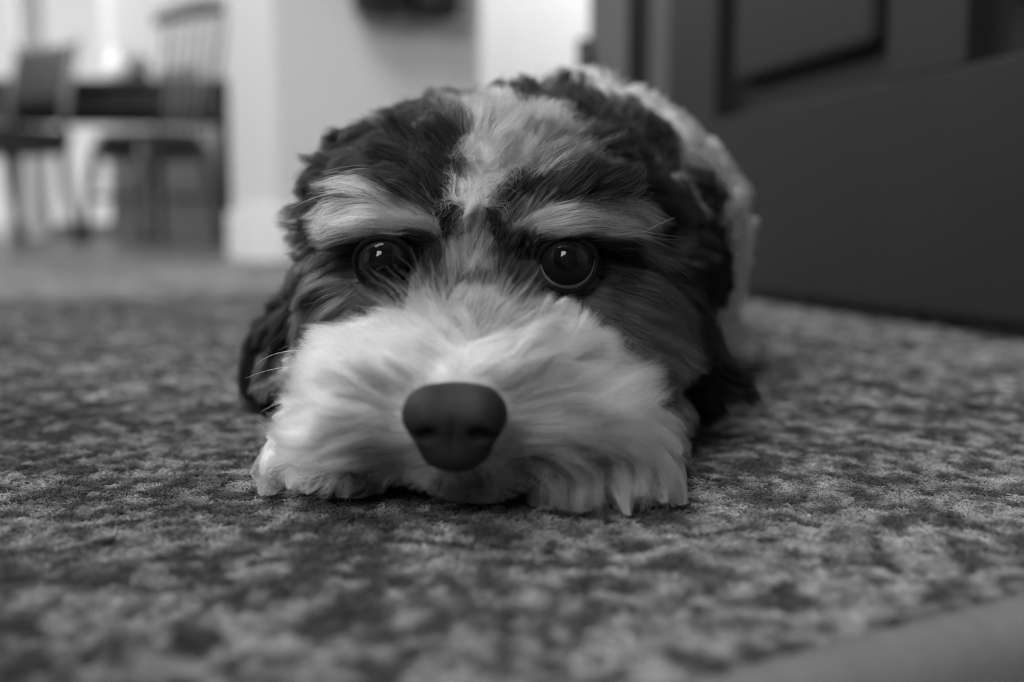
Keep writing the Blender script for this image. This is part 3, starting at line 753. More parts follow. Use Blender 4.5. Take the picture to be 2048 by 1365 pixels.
# markings of the coat, with the chin's shade painted in: x y z (millimetres) and grey, four numbers each
MARKINGS_SHADE = np.array([
    -34,328,110,0.028, -29,326,110,0.028, -25,324,109,0.028, -20,323,109,0.028, -16,323,109,0.028, -11,321,109,0.028, -7,322,109,0.47,
    -2,323,109,0.028, 2,328,110,0.028, 7,333,111,0.028, 12,336,111,0.028, 16,341,112,0.028, 21,346,112,0.028, 26,350,113,0.028,
    -40,324,105,0.028, -36,324,105,0.028, -31,322,105,0.028, -26,316,104,0.24, -22,313,104,0.24, -17,309,103,0.29, -13,304,102,0.29,
    -8,300,102,0.29, -4,300,102,0.47, 0,303,102,0.47, 4,311,103,0.47, 9,316,104,0.028, 13,323,105,0.028, 18,332,106,0.028,
    23,340,107,0.028, 28,342,107,0.028, 33,345,108,0.028, 38,348,108,0.028, 43,350,108,0.028, -48,304,98,0.028, -46,315,100,0.028,
    -42,317,100,0.028, -36,311,99,0.028, -32,310,99,0.24, -28,309,99,0.24, -25,324,101,0.24, -24,318,100,0.24, -20,320,100,0.24,
    -19,314,99,0.24, -15,317,100,0.29, -15,311,99,0.29, -11,316,100,0.29, -11,310,99,0.29, -7,316,100,0.47, -6,310,99,0.47,
    -2,317,100,0.47, -2,311,99,0.47, 2,320,100,0.47, 2,314,99,0.47, 7,325,101,0.29, 7,319,100,0.29, 12,339,102,0.29,
    11,332,101,0.29, 17,346,103,0.028, 16,340,102,0.028, 20,322,100,0.028, 25,333,101,0.028, 30,339,102,0.028, 35,343,103,0.028,
    40,345,103,0.028, 46,347,103,0.028, 50,349,103,0.028, -53,296,94,0.028, -49,298,94,0.028, -46,303,94,0.028, -42,302,94,0.028,
    -37,300,94,0.028, -33,299,94,0.028, -31,320,96,0.028, -30,314,95,0.028, -26,316,95,0.028, -26,310,95,0.028, -22,313,95,0.028,
    -21,306,95,0.028, -15,278,92,0.028, -15,271,91,0.028, -11,275,92,0.29, -11,268,91,0.29, -8,273,91,0.34, -7,267,91,0.34,
    -4,273,91,0.29, -4,267,91,0.29, 0,274,92,0.29, 0,268,91,0.29, 4,277,92,0.29, 4,270,91,0.29, 8,283,92,0.29,
    8,276,92,0.29, 13,320,96,0.29, 13,314,95,0.29, 18,328,97,0.028, 18,322,96,0.028, 23,336,97,0.2, 23,330,97,0.2,
    28,342,98,0.028, 28,336,97,0.028, 33,346,98,0.028, 33,340,98,0.028, 37,335,97,0.028, 42,339,98,0.028, 48,345,98,0.028,
    53,347,98,0.028, 58,350,99,0.028, -55,293,89,0.028, -51,293,89,0.028, -47,294,89,0.028, -43,296,90,0.028, -39,300,90,0.028,
    -39,294,89,0.028, -38,323,92,0.028, -37,317,91,0.028, -33,316,91,0.028, -32,310,91,0.028, -25,278,88,0.028, -24,272,88,0.028,
    -21,272,88,0.028, -20,266,87,0.028, -17,269,87,0.028, -16,263,87,0.028, -13,267,87,0.29, -13,261,87,0.29, -9,267,87,0.34,
    -9,260,87,0.34, -6,266,87,0.34, -5,260,87,0.34, -2,266,87,0.29, -2,260,87,0.29, 2,267,87,0.29, 2,261,87,0.29,
    6,269,87,0.29, 5,263,87,0.29, 9,272,88,0.2, 9,265,87,0.2, 13,276,88,0.2, 13,270,87,0.2, 20,320,91,0.2,
    20,314,91,0.2, 25,328,92,0.2, 25,322,92,0.2, 30,335,93,0.028, 30,328,92,0.028, 35,340,93,0.028, 35,333,93,0.028,
    41,344,93,0.028, 40,338,93,0.028, 44,335,93,0.028, 50,343,93,0.028, 55,345,93,0.028, 60,348,94,0.028, -57,293,85,0.028,
    -53,292,85,0.028, -49,292,85,0.028, -45,292,85,0.028, -44,286,85,0.028, -40,290,85,0.028, -39,284,85,0.028, -36,290,85,0.028,
    -35,284,85,0.028, -31,280,84,0.028, -30,274,84,0.028, -26,271,84,0.028, -26,265,83,0.028, -22,267,84,0.028, -22,261,83,0.028,
    -18,265,83,0.028, -18,259,83,0.028, -15,264,83,0.028, -14,258,83,0.028, -11,263,83,0.34, -11,257,83,0.34, -7,262,83,0.34,
    -7,256,83,0.34, -4,262,83,0.29, -4,256,83,0.29, 0,263,83,0.29, 0,257,83,0.29, 4,264,83,0.29, 4,258,83,0.29,
    7,265,83,0.29, 7,259,83,0.29, 11,267,84,0.2, 11,261,83,0.2, 15,271,84,0.2, 15,265,83,0.2, 19,277,84,0.2,
    19,271,84,0.2, 24,294,85,0.028, 24,288,85,0.028, 29,296,86,0.028, 28,290,85,0.028, 37,335,88,0.028, 36,329,88,0.028,
    42,340,88,0.028, 42,334,88,0.028, 48,345,89,0.028, 47,339,88,0.028, 52,342,89,0.028, 57,345,89,0.028, 62,345,89,0.024,
    -60,298,82,0.028, -55,293,81,0.028, -50,289,81,0.028, -46,289,81,0.028, -45,283,81,0.028, -42,286,81,0.028, -41,280,81,0.028,
    -38,285,81,0.028, -37,279,81,0.028, -32,274,80,0.028, -32,268,80,0.028, -28,266,80,0.028, -27,260,80,0.028, -24,263,80,0.028,
    -23,257,79,0.028, -20,262,80,0.028, -20,256,79,0.028, -16,261,80,0.028, -16,255,79,0.028, -13,261,80,0.29, -12,254,79,0.29,
    -9,260,80,0.34, -9,254,79,0.34, -5,260,80,0.29, -5,254,79,0.29, -2,260,80,0.29, -2,254,79,0.29, 2,260,80,0.028,
    2,254,79,0.028, 5,261,80,0.028, 5,254,79,0.028, 9,261,80,0.028, 9,255,79,0.028, 13,263,80,0.028, 12,257,79,0.028,
    17,266,80,0.028, 16,260,80,0.028, 21,273,80,0.028, 20,267,80,0.028, 26,285,81,0.028, 25,279,81,0.028, 30,290,81,0.028,
    30,284,81,0.028, 39,331,83,0.028, 38,325,83,0.028, 44,337,84,0.028, 44,331,83,0.028, 50,343,84,0.028, 49,336,84,0.028,
    54,337,84,0.028, 60,343,84,0.028, 65,345,84,0.024, -62,298,77,0.028, -57,292,77,0.028, -52,287,77,0.028, -48,290,77,0.028,
    -47,284,77,0.028, -44,285,77,0.028, -43,279,77,0.028, -39,283,77,0.028, -39,277,77,0.028, -33,263,76,0.028, -32,257,76,0.028,
    -29,261,76,0.028, -28,254,76,0.028, -25,260,76,0.028, -25,254,76,0.028, -22,259,76,0.028, -21,253,76,0.028, -18,259,76,0.028,
    -18,253,76,0.028, -14,259,76,0.29, -14,253,76,0.29, -11,259,76,0.29, -11,253,76,0.29, -7,258,76,0.29, -7,252,76,0.29,
    -4,258,76,0.29, -4,252,76,0.29, 0,258,76,0.028, 0,252,76,0.028, 4,258,76,0.028, 4,252,76,0.028, 7,258,76,0.028,
    7,252,76,0.028, 11,258,76,0.028, 11,252,76,0.028, 14,259,76,0.028, 14,253,76,0.028, 18,261,76,0.028, 18,255,76,0.028,
    22,268,76,0.028, 22,262,76,0.028, 28,283,77,0.028, 27,277,77,0.028, 32,287,77,0.028, 31,281,77,0.028, 41,329,79,0.028,
    40,322,78,0.028, 47,335,79,0.028, 46,329,79,0.028, 52,341,79,0.028, 51,335,79,0.028, 56,338,79,0.028, 62,343,79,0.024,
    67,345,79,0.024, -60,296,73,0.028, -55,291,73,0.028, -51,294,73,0.028, -50,288,73,0.028, -46,285,73,0.028, -45,279,73,0.028,
    -38,262,72,0.45, -38,256,72,0.45, -34,259,72,0.45, -33,253,72,0.45, -31,258,72,0.45, -30,252,72,0.45, -27,257,72,0.33,
    -26,251,72,0.33, -23,257,72,0.33, -23,251,72,0.33, -20,257,72,0.028, -19,251,72,0.028, -16,258,72,0.028, -16,251,72,0.028,
    -13,258,72,0.74, -12,252,72,0.74, -9,258,72,0.74, -9,252,72,0.74, -5,257,72,0.028, -5,251,72,0.028, -2,257,72,0.028,
    -2,251,72,0.028, 2,256,72,0.33, 2,250,72,0.33, 5,256,72,0.33, 5,250,72,0.33, 9,256,72,0.5, 9,250,72,0.5,
    13,256,72,0.5, 12,250,72,0.5, 16,257,72,0.5, 16,251,72,0.5, 20,259,72,0.5, 19,253,72,0.5, 24,263,72,0.028,
    23,257,72,0.028, 30,283,73,0.028, 29,277,73,0.028, 34,286,73,0.028, 33,280,73,0.028, 39,296,73,0.028, 38,289,73,0.028,
    49,334,74,0.028, 48,328,74,0.028, 55,340,74,0.028, 54,334,74,0.028, 59,337,74,0.028, 64,343,74,0.024, -62,295,69,0.028,
    -57,290,69,0.028, -51,283,69,0.028, -48,287,69,0.45, -47,281,69,0.45, -40,264,69,0.45, -40,258,69,0.45, -36,259,69,0.45,
    -35,253,69,0.45, -32,257,69,0.45, -32,251,69,0.45, -29,257,69,0.45, -28,251,69,0.45, -25,256,69,0.33, -24,250,69,0.33,
    -21,257,69,0.33, -21,250,69,0.33, -18,257,69,0.028, -17,251,69,0.028, -14,257,69,0.028, -14,251,69,0.028, -11,257,69,0.74,
    -11,251,69,0.74, -7,257,69,0.028, -7,251,69,0.028, -4,257,69,0.028, -3,251,69,0.028, 0,256,69,0.028, 0,250,69,0.028,
    4,256,69,0.33, 3,250,69,0.33, 7,256,69,0.5, 7,249,69,0.5, 11,256,69,0.5, 10,250,69,0.5, 14,256,69,0.5,
    14,250,69,0.5, 18,257,69,0.5, 18,251,69,0.5, 22,259,69,0.5, 21,253,69,0.5, 27,276,69,0.5, 26,270,69,0.5,
    32,283,69,0.028, 31,277,69,0.028, 36,285,69,0.028, 35,279,69,0.028, 41,296,69,0.028, 40,290,69,0.028, 51,335,70,0.028,
    50,329,70,0.028, 57,341,70,0.028, 56,335,70,0.028, 62,341,70,0.024, 67,344,70,0.024, -59,291,65,0.028, -54,287,65,0.028,
    -51,290,65,0.45, -50,284,65,0.45, -45,282,65,0.45, -44,276,65,0.45, -39,263,65,0.45, -38,257,65,0.45, -34,260,65,0.45,
    -34,254,65,0.45, -31,258,65,0.45, -30,252,65,0.45, -27,257,65,0.45, -26,251,65,0.45, -23,257,65,0.33, -23,251,65,0.33,
    -20,257,65,0.028, -19,251,65,0.028, -16,257,65,0.028, -16,251,65,0.028, -13,257,65,0.26, -12,251,65,0.26, -9,257,65,0.26,
    -9,251,65,0.26, -5,257,65,0.028, -5,251,65,0.028, -2,256,65,0.028, -2,250,65,0.028, 2,256,65,0.33, 2,250,65,0.33,
    5,256,65,0.33, 5,250,65,0.33, 9,256,65,0.5, 9,250,65,0.5, 13,256,65,0.5, 12,250,65,0.5, 16,257,65,0.5,
    16,251,65,0.5, 20,259,65,0.5, 19,253,65,0.5, 24,263,65,0.5, 23,257,65,0.5, 29,279,65,0.5, 29,273,65,0.5,
    34,283,65,0.24, 33,277,65,0.24, 38,285,65,0.028, 37,279,65,0.028, 48,329,65,0.028, 47,323,65,0.028, 54,336,65,0.028,
    53,330,65,0.028, 60,343,65,0.028, 59,337,65,0.028, 64,341,65,0.024, -60,286,61,0.028, -56,284,61,0.028, -51,279,61,0.45,
    -47,281,61,0.028, -46,275,61,0.028, -43,278,61,0.028, -42,272,61,0.028, -38,272,61,0.028, -37,266,62,0.028, -34,267,61,0.028,
    -33,261,62,0.028, -30,266,62,0.028, -29,260,62,0.028, -25,260,62,0.028, -25,254,62,0.028, -22,259,62,0.028, -21,253,62,0.028,
    -18,258,62,0.028, -18,252,62,0.028, -14,258,62,0.26, -14,252,62,0.26, -11,257,62,0.26, -11,251,62,0.26, -7,257,62,0.26,
    -7,251,62,0.26, -4,257,62,0.028, -4,251,62,0.028, 0,257,62,0.028, 0,251,62,0.028, 4,257,62,0.028, 4,251,62,0.028,
    7,257,62,0.028, 7,251,62,0.028, 11,266,62,0.028, 11,260,62,0.028, 15,267,61,0.028, 15,261,62,0.028, 19,265,62,0.028,
    18,259,62,0.028, 22,264,62,0.028, 22,258,62,0.028, 27,271,61,0.028, 26,265,62,0.028, 31,279,61,0.24, 31,273,61,0.24,
    36,283,61,0.24, 35,277,61,0.24, 40,285,61,0.028, 39,279,61,0.028, 51,332,60,0.028, 50,326,61,0.028, 57,338,60,0.028,
    56,332,60,0.028, 61,336,60,0.024, 67,344,60,0.024, -61,283,57,0.024, -57,283,57,0.45, -53,280,57,0.028, -49,280,57,0.028,
    -48,274,58,0.028, -44,275,58,0.028, -43,269,58,0.028, -40,271,58,0.028, -39,265,58,0.028, -36,269,58,0.028, -35,263,58,0.028,
    -32,268,58,0.028, -31,262,58,0.028, -28,267,58,0.028, -27,261,58,0.028, -24,262,58,0.028, -23,256,58,0.028, -20,260,58,0.028,
    -20,254,58,0.028, -16,258,58,0.028, -16,252,58,0.028, -13,255,58,0.26, -12,249,58,0.26, -9,254,58,0.26, -9,248,58,0.26,
    -5,254,58,0.028, -5,248,58,0.028, -2,255,58,0.028, -2,249,58,0.028, 2,257,58,0.028, 2,251,58,0.028, 5,258,58,0.028,
    5,252,58,0.028, 9,267,58,0.028, 9,261,58,0.028, 13,268,58,0.028, 13,262,58,0.028, 17,268,58,0.028, 17,262,58,0.028,
    21,266,58,0.028, 20,260,58,0.028, 24,267,58,0.028, 24,261,58,0.028, 28,271,58,0.028, 28,265,58,0.028, 33,277,57,0.028,
    32,271,58,0.028, 38,283,57,0.24, 37,277,57,0.24, 42,287,57,0.24, 41,281,57,0.24, 54,335,56,0.028, 53,329,56,0.028,
    60,342,55,0.028, 59,336,56,0.028, 62,330,56,0.024, -64,285,53,0.024, -59,280,53,0.028, -54,277,54,0.028, -51,279,54,0.028,
    -50,273,54,0.028, -46,271,54,0.028, -45,265,54,0.028, -41,268,54,0.028, -40,262,54,0.028, -38,267,54,0.028, -37,261,54,0.028,
    -34,268,54,0.028, -33,262,54,0.028, -30,268,54,0.028, -29,262,54,0.028, -26,265,54,0.028, -25,259,54,0.028, -22,262,54,0.028,
    -22,256,55,0.028, -18,256,55,0.028, -18,250,55,0.028, -14,251,55,0.26, -14,245,55,0.26, -10,249,55,0.26, -10,243,55,0.26,
    -7,248,55,0.26, -7,242,55,0.26, -4,250,55,0.028, -3,244,55,0.028, 0,253,55,0.028, 0,247,55,0.028, 4,257,54,0.028,
    4,251,55,0.028, 7,264,54,0.028, 7,258,54,0.028, 11,267,54,0.028, 11,261,54,0.028, 15,268,54,0.028, 15,262,54,0.028,
    19,267,54,0.028, 18,261,54,0.028, 22,265,54,0.028, 22,259,54,0.028, 26,266,54,0.028, 26,260,54,0.028, 30,269,54,0.028,
    30,263,54,0.028, 35,275,54,0.028, 34,269,54,0.028, 40,283,53,0.028, 39,277,54,0.028, 45,289,53,0.028, 44,283,53,0.028,
    57,340,51,0.028, 56,334,51,0.028, 58,319,52,0.024, 65,330,51,0.024, -67,290,49,0.024, -62,283,49,0.024, -57,278,50,0.13,
    -53,279,50,0.13, -52,273,50,0.13, -47,269,50,0.028, -46,263,51,0.028, -43,265,50,0.028, -42,259,51,0.028, -39,264,50,0.028,
    -38,258,51,0.028, -35,266,50,0.028, -35,260,51,0.028, -32,266,50,0.028, -31,260,51,0.028, -28,265,50,0.028, -27,259,51,0.028,
    -24,263,51,0.028, -23,257,51,0.028, -20,254,51,0.028, -19,248,51,0.028, -16,246,52,0.028, -15,240,52,0.028, -12,242,52,0.028,
    -12,236,52,0.028, -8,241,52,0.028, -8,235,52,0.028, -5,242,52,0.028, -5,236,52,0.028, -2,246,52,0.028, -2,240,52,0.028,
    2,251,51,0.028, 2,245,52,0.028, 5,256,51,0.028, 5,250,51,0.028, 9,263,51,0.028, 9,257,51,0.028, 13,266,50,0.028,
    13,260,51,0.028, 17,265,50,0.028, 16,259,51,0.028, 20,263,50,0.028, 20,257,51,0.028, 24,264,50,0.028, 24,258,51,0.028,
    28,265,50,0.028, 27,259,51,0.028, 32,267,50,0.028, 31,261,51,0.028, 36,273,50,0.17, 36,267,50,0.17, 42,285,49,0.028,
    41,279,50,0.028, 47,291,49,0.028, 46,285,49,0.028, 53,300,48,0.028, 58,307,48,0.024, -69,290,45,0.024, -64,284,45,0.024,
    -59,279,46,0.13, -56,284,45,0.13, -55,278,46,0.13, -49,268,46,0.13, -48,262,47,0.13, -45,264,47,0.13, -44,258,47,0.13,
    -41,262,47,0.13, -40,256,47,0.13, -37,262,47,0.028, -36,256,47,0.028, -33,263,47,0.028, -33,257,47,0.028, -30,263,47,0.028,
    -29,258,47,0.028, -26,262,47,0.028, -25,256,47,0.028, -21,252,48,0.27, -21,246,48,0.27, -17,241,48,0.27, -17,235,49,0.27,
    -13,236,49,0.27, -13,230,49,0.27, -10,234,49,0.27, -10,228,49,0.27, -7,235,49,0.27, -6,229,49,0.27, -3,238,49,0.27,
    -3,232,49,0.27, 0,242,48,0.028, 0,236,49,0.028, 4,249,48,0.028, 3,243,48,0.028, 7,256,47,0.028, 7,250,48,0.028,
    11,261,47,0.82, 11,255,47,0.82, 15,262,47,0.028, 14,256,47,0.028, 18,262,47,0.028, 18,256,47,0.028, 22,262,47,0.17,
    22,256,47,0.17, 26,262,47,0.17, 25,256,47,0.17, 30,263,47,0.17, 29,257,47,0.17, 34,266,47,0.17, 33,260,47,0.17,
    39,274,46,0.17, 38,268,46,0.17, 45,288,45,0.17, 44,282,45,0.17, 49,289,45,0.028, 48,283,45,0.028, 54,297,44,0.024,
    59,300,44,0.024, -72,292,41,0.024, -67,290,41,0.024, -62,284,41,0.024, -58,286,41,0.13, -57,280,42,0.13, -51,269,43,0.13,
    -50,263,43,0.13, -47,264,43,0.13, -45,258,44,0.13, -42,262,43,0.13, -41,256,44,0.13, -39,261,43,0.13, -38,255,44,0.13,
    -35,261,43,0.028, -34,255,44,0.028, -31,262,43,0.028, -31,256,44,0.028, -28,261,43,0.028, -27,255,44,0.028, -23,250,44,0.27,
    -22,244,45,0.27, -18,236,45,0.27, -18,230,46,0.27, -15,230,46,0.27, -14,224,46,0.27, -11,228,46,0.58, -11,222,47,0.58,
    -8,228,46,0.27, -8,222,47,0.27, -5,230,46,0.27, -5,224,46,0.27, -2,234,46,0.27, -2,228,46,0.27, 2,240,45,0.27,
    2,234,46,0.27, 5,248,44,0.028, 5,242,45,0.028, 9,257,44,0.82, 9,251,44,0.82, 13,261,43,0.82, 13,255,44,0.82,
    17,262,43,0.028, 16,256,44,0.028, 20,261,43,0.17, 20,255,44,0.17, 24,261,43,0.17, 23,255,44,0.17, 28,261,43,0.17,
    27,255,44,0.17, 32,263,43,0.17, 31,257,44,0.17, 36,267,43,0.17, 35,261,43,0.17, 42,285,41,0.17, 41,279,42,0.17,
    47,288,41,0.17, 46,282,41,0.17, 51,288,41,0.17, 50,282,41,0.17, 56,294,40,0.024, 55,288,41,0.024, -75,293,36,0.024,
    -70,291,37,0.024, -65,286,37,0.024, -61,287,37,0.13, -59,281,38,0.13, -56,282,37,0.13, -55,276,38,0.13, -49,265,39,0.13,
    -48,259,40,0.13, -44,262,39,0.13, -43,256,40,0.13, -40,260,40,0.13, -40,254,40,0.13, -37,260,40,0.13, -36,254,40,0.13,
    -33,261,40,0.028, -32,255,40,0.028, -30,261,40,0.028, -29,255,40,0.028, -25,251,41,0.028, -24,245,41,0.028, -20,233,42,0.58,
    -19,227,43,0.58, -16,225,43,0.58, -16,219,44,0.58, -13,222,43,0.58, -12,216,44,0.58, -9,222,44,0.58, -9,216,44,0.58,
    -6,223,43,0.58, -6,218,44,0.58, -3,227,43,0.58, -3,221,44,0.58, 0,232,42,0.27, 0,226,43,0.27, 3,239,42,0.028,
    3,233,42,0.028, 7,248,41,0.82, 7,242,41,0.82, 11,258,40,0.82, 11,252,40,0.82, 15,262,39,0.028, 14,256,40,0.028,
    18,261,40,0.028, 18,255,40,0.028, 22,260,40,0.17, 22,254,40,0.17, 26,260,40,0.17, 25,254,40,0.17, 30,261,40,0.17,
    29,255,40,0.17, 34,264,39,0.17, 33,258,40,0.17, 38,270,39,0.17, 37,264,39,0.17, 45,290,37,0.17, 44,284,37,0.17,
    49,287,37,0.17, 48,282,37,0.17, 53,287,37,0.024, 52,281,38,0.024, 58,292,36,0.024, 57,286,37,0.024, -73,293,32,0.024,
    -68,291,32,0.024, -63,288,33,0.024, -62,282,33,0.024, -58,285,33,0.13, -57,279,34,0.13, -51,269,35,0.13, -50,263,36,0.13,
    -47,264,36,0.68, -46,258,36,0.68, -43,261,36,0.68, -42,255,37,0.68, -39,260,36,0.68, -38,254,37,0.68, -35,260,36,0.68,
    -34,254,37,0.68, -31,261,36,0.68, -31,255,37,0.68, -28,260,36,0.68, -27,254,37,0.68, -21,229,40,0.68, -21,223,40,0.68,
    -17,221,40,0.68, -17,215,41,0.68, -14,217,41,0.68, -13,211,42,0.68, -11,216,41,0.68, -10,210,42,0.68, -8,217,41,0.68,
    -7,211,42,0.68, -5,220,41,0.68, -5,214,41,0.68, -2,224,40,0.68, -2,218,41,0.68, 2,230,39,0.68, 2,224,40,0.68,
    5,238,39,0.68, 5,232,39,0.68, 9,251,37,0.82, 9,245,38,0.82, 13,262,36,0.68, 13,256,36,0.68, 17,262,36,0.68,
    16,256,36,0.68, 20,261,36,0.68, 20,255,37,0.68, 24,260,36,0.68, 23,254,37,0.68, 28,261,36,0.17, 27,255,37,0.17,
    32,263,36,0.17, 31,257,36,0.17, 36,267,35,0.17, 35,261,36,0.17, 47,318,29,0.17, 46,312,30,0.17, 47,291,32,0.17,
    46,285,33,0.17, 51,287,33,0.17, 50,281,34,0.17, 55,286,33,0.024, 54,280,34,0.024, -66,291,28,0.024, -65,285,29,0.024,
    -61,286,29,0.68, -60,280,30,0.68, -57,287,29,0.68, -56,281,30,0.68, -49,268,31,0.68, -48,262,32,0.68, -45,263,32,0.68,
    -44,257,33,0.68, -41,261,32,0.68, -40,255,33,0.68, -37,261,32,0.68, -36,255,33,0.68, -33,262,32,0.68, -33,256,33,0.68,
    -26,227,37,0.68, -25,221,37,0.68, -22,223,37,0.68, -22,217,38,0.68, -18,217,38,0.68, -18,211,39,0.68, -15,212,38,0.42,
    -15,206,39,0.42, -12,211,39,0.42, -12,205,39,0.42, -9,211,39,0.68, -9,205,39,0.68, -6,213,38,0.68, -6,207,39,0.68,
    -3,217,38,0.68, -3,211,39,0.68, 0,221,37,0.68, 0,215,38,0.68, 3,225,37,0.68, 3,219,38,0.68, 6,229,36,0.68,
    6,223,37,0.68, 11,261,32,0.68, 11,255,33,0.68, 15,264,32,0.68, 15,258,33,0.68, 19,262,32,0.68, 18,256,33,0.68,
    22,261,32,0.68, 22,255,33,0.68, 26,261,32,0.68, 25,255,33,0.68, 30,263,32,0.68, 29,257,33,0.68, 34,266,32,0.27,
    33,260,32,0.27, 39,275,30,0.27, 38,269,31,0.27, 48,306,26,0.27, 47,300,27,0.27, 50,291,28,0.17, 49,285,29,0.17,
    53,287,29,0.024, 52,281,30,0.024, 57,287,29,0.024, 56,281,30,0.024, -63,288,24,0.68, -62,282,25,0.68, -60,289,24,0.68,
    -58,283,25,0.68, -56,294,24,0.68, -55,288,25,0.68, -48,268,27,0.68, -47,262,28,0.68, -43,264,28,0.68, -42,258,29,0.68,
    -34,226,33,0.68, -33,220,34,0.68, -30,221,34,0.68, -29,215,35,0.68, -27,220,34,0.68, -26,214,35,0.68, -23,218,35,0.68,
    -23,212,35,0.68, -20,214,35,0.68, -19,208,36,0.68, -16,209,36,0.68, -16,203,37,0.68, -13,207,36,0.42, -13,201,37,0.42,
    -10,207,36,0.68, -10,201,37,0.68, -7,208,36,0.68, -7,202,37,0.68, -4,211,36,0.68, -4,205,36,0.68, -2,215,35,0.68,
    -1,209,36,0.68, 2,218,35,0.68, 2,212,35,0.68, 5,219,34,0.68, 5,214,35,0.68, 8,221,34,0.68, 8,215,35,0.68,
    11,224,34,0.68, 11,219,35,0.68, 17,265,28,0.68, 17,259,29,0.68, 21,263,28,0.68, 20,257,29,0.68, 24,263,28,0.68,
    24,257,29,0.68, 28,264,28,0.68, 27,258,29,0.68, 32,266,28,0.68, 31,260,28,0.68, 37,274,27,0.27, 36,268,27,0.27,
    44,297,23,0.27, 43,291,24,0.27, 49,300,23,0.27, 48,294,24,0.27, 52,292,24,0.17, 51,286,25,0.17, 55,288,25,0.024,
    54,282,25,0.024, 60,290,24,0.024, 58,284,25,0.024, -62,292,20,0.68, -61,286,21,0.68, -51,274,23,0.68, -50,268,23,0.68,
    -46,268,24,0.68, -45,262,24,0.68, -35,221,31,0.68, -34,215,32,0.68, -31,217,32,0.68, -30,211,33,0.68, -28,216,32,0.68,
    -27,210,33,0.68, -24,214,32,0.68, -24,208,33,0.68, -21,212,32,0.68, -20,206,33,0.68, -18,208,33,0.68, -17,202,34,0.68,
    -15,206,33,0.68, -14,200,34,0.68, -12,206,33,0.42, -11,200,34,0.42, -9,206,33,0.68, -9,200,34,0.68, -6,207,33,0.68,
    -6,201,34,0.68, -3,210,33,0.68, -3,204,34,0.68, 0,213,32,0.68, 0,207,33,0.68, 3,215,32,0.68, 3,209,33,0.68,
    6,216,32,0.68, 6,210,33,0.68, 9,217,32,0.68, 9,211,33,0.68, 13,220,31,0.68, 12,214,32,0.68, 16,229,30,0.68,
    16,223,31,0.68, 23,266,24,0.68, 22,260,25,0.68, 26,265,24,0.68, 26,259,25,0.68, 30,266,24,0.68, 30,261,25,0.68,
    35,270,23,0.68, 34,264,24,0.68, 40,279,22,0.27, 39,273,23,0.27, 45,290,20,0.27, 44,284,21,0.27, 51,299,19,0.028,
    50,293,20,0.028, 55,295,19,0.024, 54,289,20,0.024, 58,291,20,0.024, 57,285,21,0.024, -51,266,20,0.68, -50,260,21,0.68,
    -47,262,21,0.68, -46,257,22,0.68, -36,219,28,0.68, -35,214,29,0.68, -32,215,29,0.68, -31,209,30,0.68, -29,213,29,0.68,
    -28,208,30,0.68, -26,212,29,0.68, -25,206,30,0.68, -23,211,30,0.68, -22,205,31,0.68, -19,209,30,0.68, -19,203,31,0.68,
    -16,206,30,0.68, -16,200,31,0.68, -13,205,31,0.68, -13,199,32,0.68, -10,205,31,0.68, -10,199,32,0.68, -7,206,30,0.68,
    -7,200,31,0.68, -4,208,30,0.68, -4,202,31,0.68, -1,210,30,0.68, -1,204,31,0.68, 2,212,29,0.68, 1,206,30,0.68,
    5,213,29,0.68, 4,207,30,0.68, 8,214,29,0.68, 7,208,30,0.68, 11,216,29,0.68, 10,210,30,0.68, 14,219,28,0.68,
    14,213,29,0.68, 21,272,19,0.68, 21,266,20,0.68, 25,265,20,0.68, 24,259,21,0.68, 28,261,21,0.68, 27,255,22,0.68,
    32,261,21,0.68, 31,255,22,0.68, 36,266,20,0.68, 35,260,21,0.68, 41,275,18,0.028, 40,269,20,0.028, 47,290,16,0.27,
    46,284,17,0.27, 55,306,13,0.028, 53,300,14,0.028, -50,250,19,0.68, -49,244,20,0.68, -46,248,20,0.68, -45,242,21,0.68,
    -38,223,24,0.68, -37,217,25,0.68, -34,215,26,0.68, -33,209,27,0.68, -30,213,26,0.68, -30,207,27,0.68, -27,211,26,0.68,
    -26,206,27,0.68, -24,211,27,0.68, -23,205,28,0.68, -21,209,27,0.68, -20,203,28,0.68, -18,207,27,0.68, -17,201,28,0.68,
    -15,206,27,0.68, -14,200,29,0.68, -12,205,28,0.68, -11,199,29,0.68, -9,205,28,0.68, -9,199,29,0.68, -6,206,27,0.68,
    -6,201,28,0.68, -3,208,27,0.68, -3,202,28,0.68, 0,210,27,0.68, 0,204,28,0.68, 3,211,26,0.68, 3,205,28,0.68,
    6,212,26,0.68, 6,206,27,0.68, 9,213,26,0.68, 9,207,27,0.68, 12,216,26,0.68, 12,210,27,0.68, 16,221,25,0.68,
    15,215,26,0.68, 20,237,22,0.68, 20,231,23,0.68, 24,238,21,0.68, 23,232,22,0.68, 27,240,21,0.68, 27,234,22,0.68,
    32,250,19,0.68, 31,244,20,0.68, 37,261,17,0.68, 36,255,18,0.68, 43,275,14,0.028, 42,270,16,0.028, 53,307,9,0.028,
    52,301,10,0.028, -54,243,17,0.68, -52,237,18,0.68, -50,240,17,0.68, -49,234,19,0.68, -46,240,18,0.68, -45,234,19,0.68,
    -43,240,18,0.68, -42,234,19,0.68, -36,219,22,0.68, -35,213,23,0.68, -32,214,23,0.68, -31,208,24,0.68, -29,212,23,0.68,
    -28,206,24,0.68, -26,211,23,0.68, -25,205,25,0.68, -23,210,24,0.68, -22,204,25,0.68, -19,209,24,0.68, -19,203,25,0.68,
    -16,207,24,0.68, -16,201,25,0.68, -13,206,24,0.68, -13,200,26,0.68, -10,206,24,0.68, -10,200,26,0.68, -7,206,24,0.68,
    -7,200,26,0.68, -4,208,24,0.68, -4,202,25,0.68, -1,209,24,0.68, -1,203,25,0.68, 2,210,24,0.68, 1,205,25,0.68,
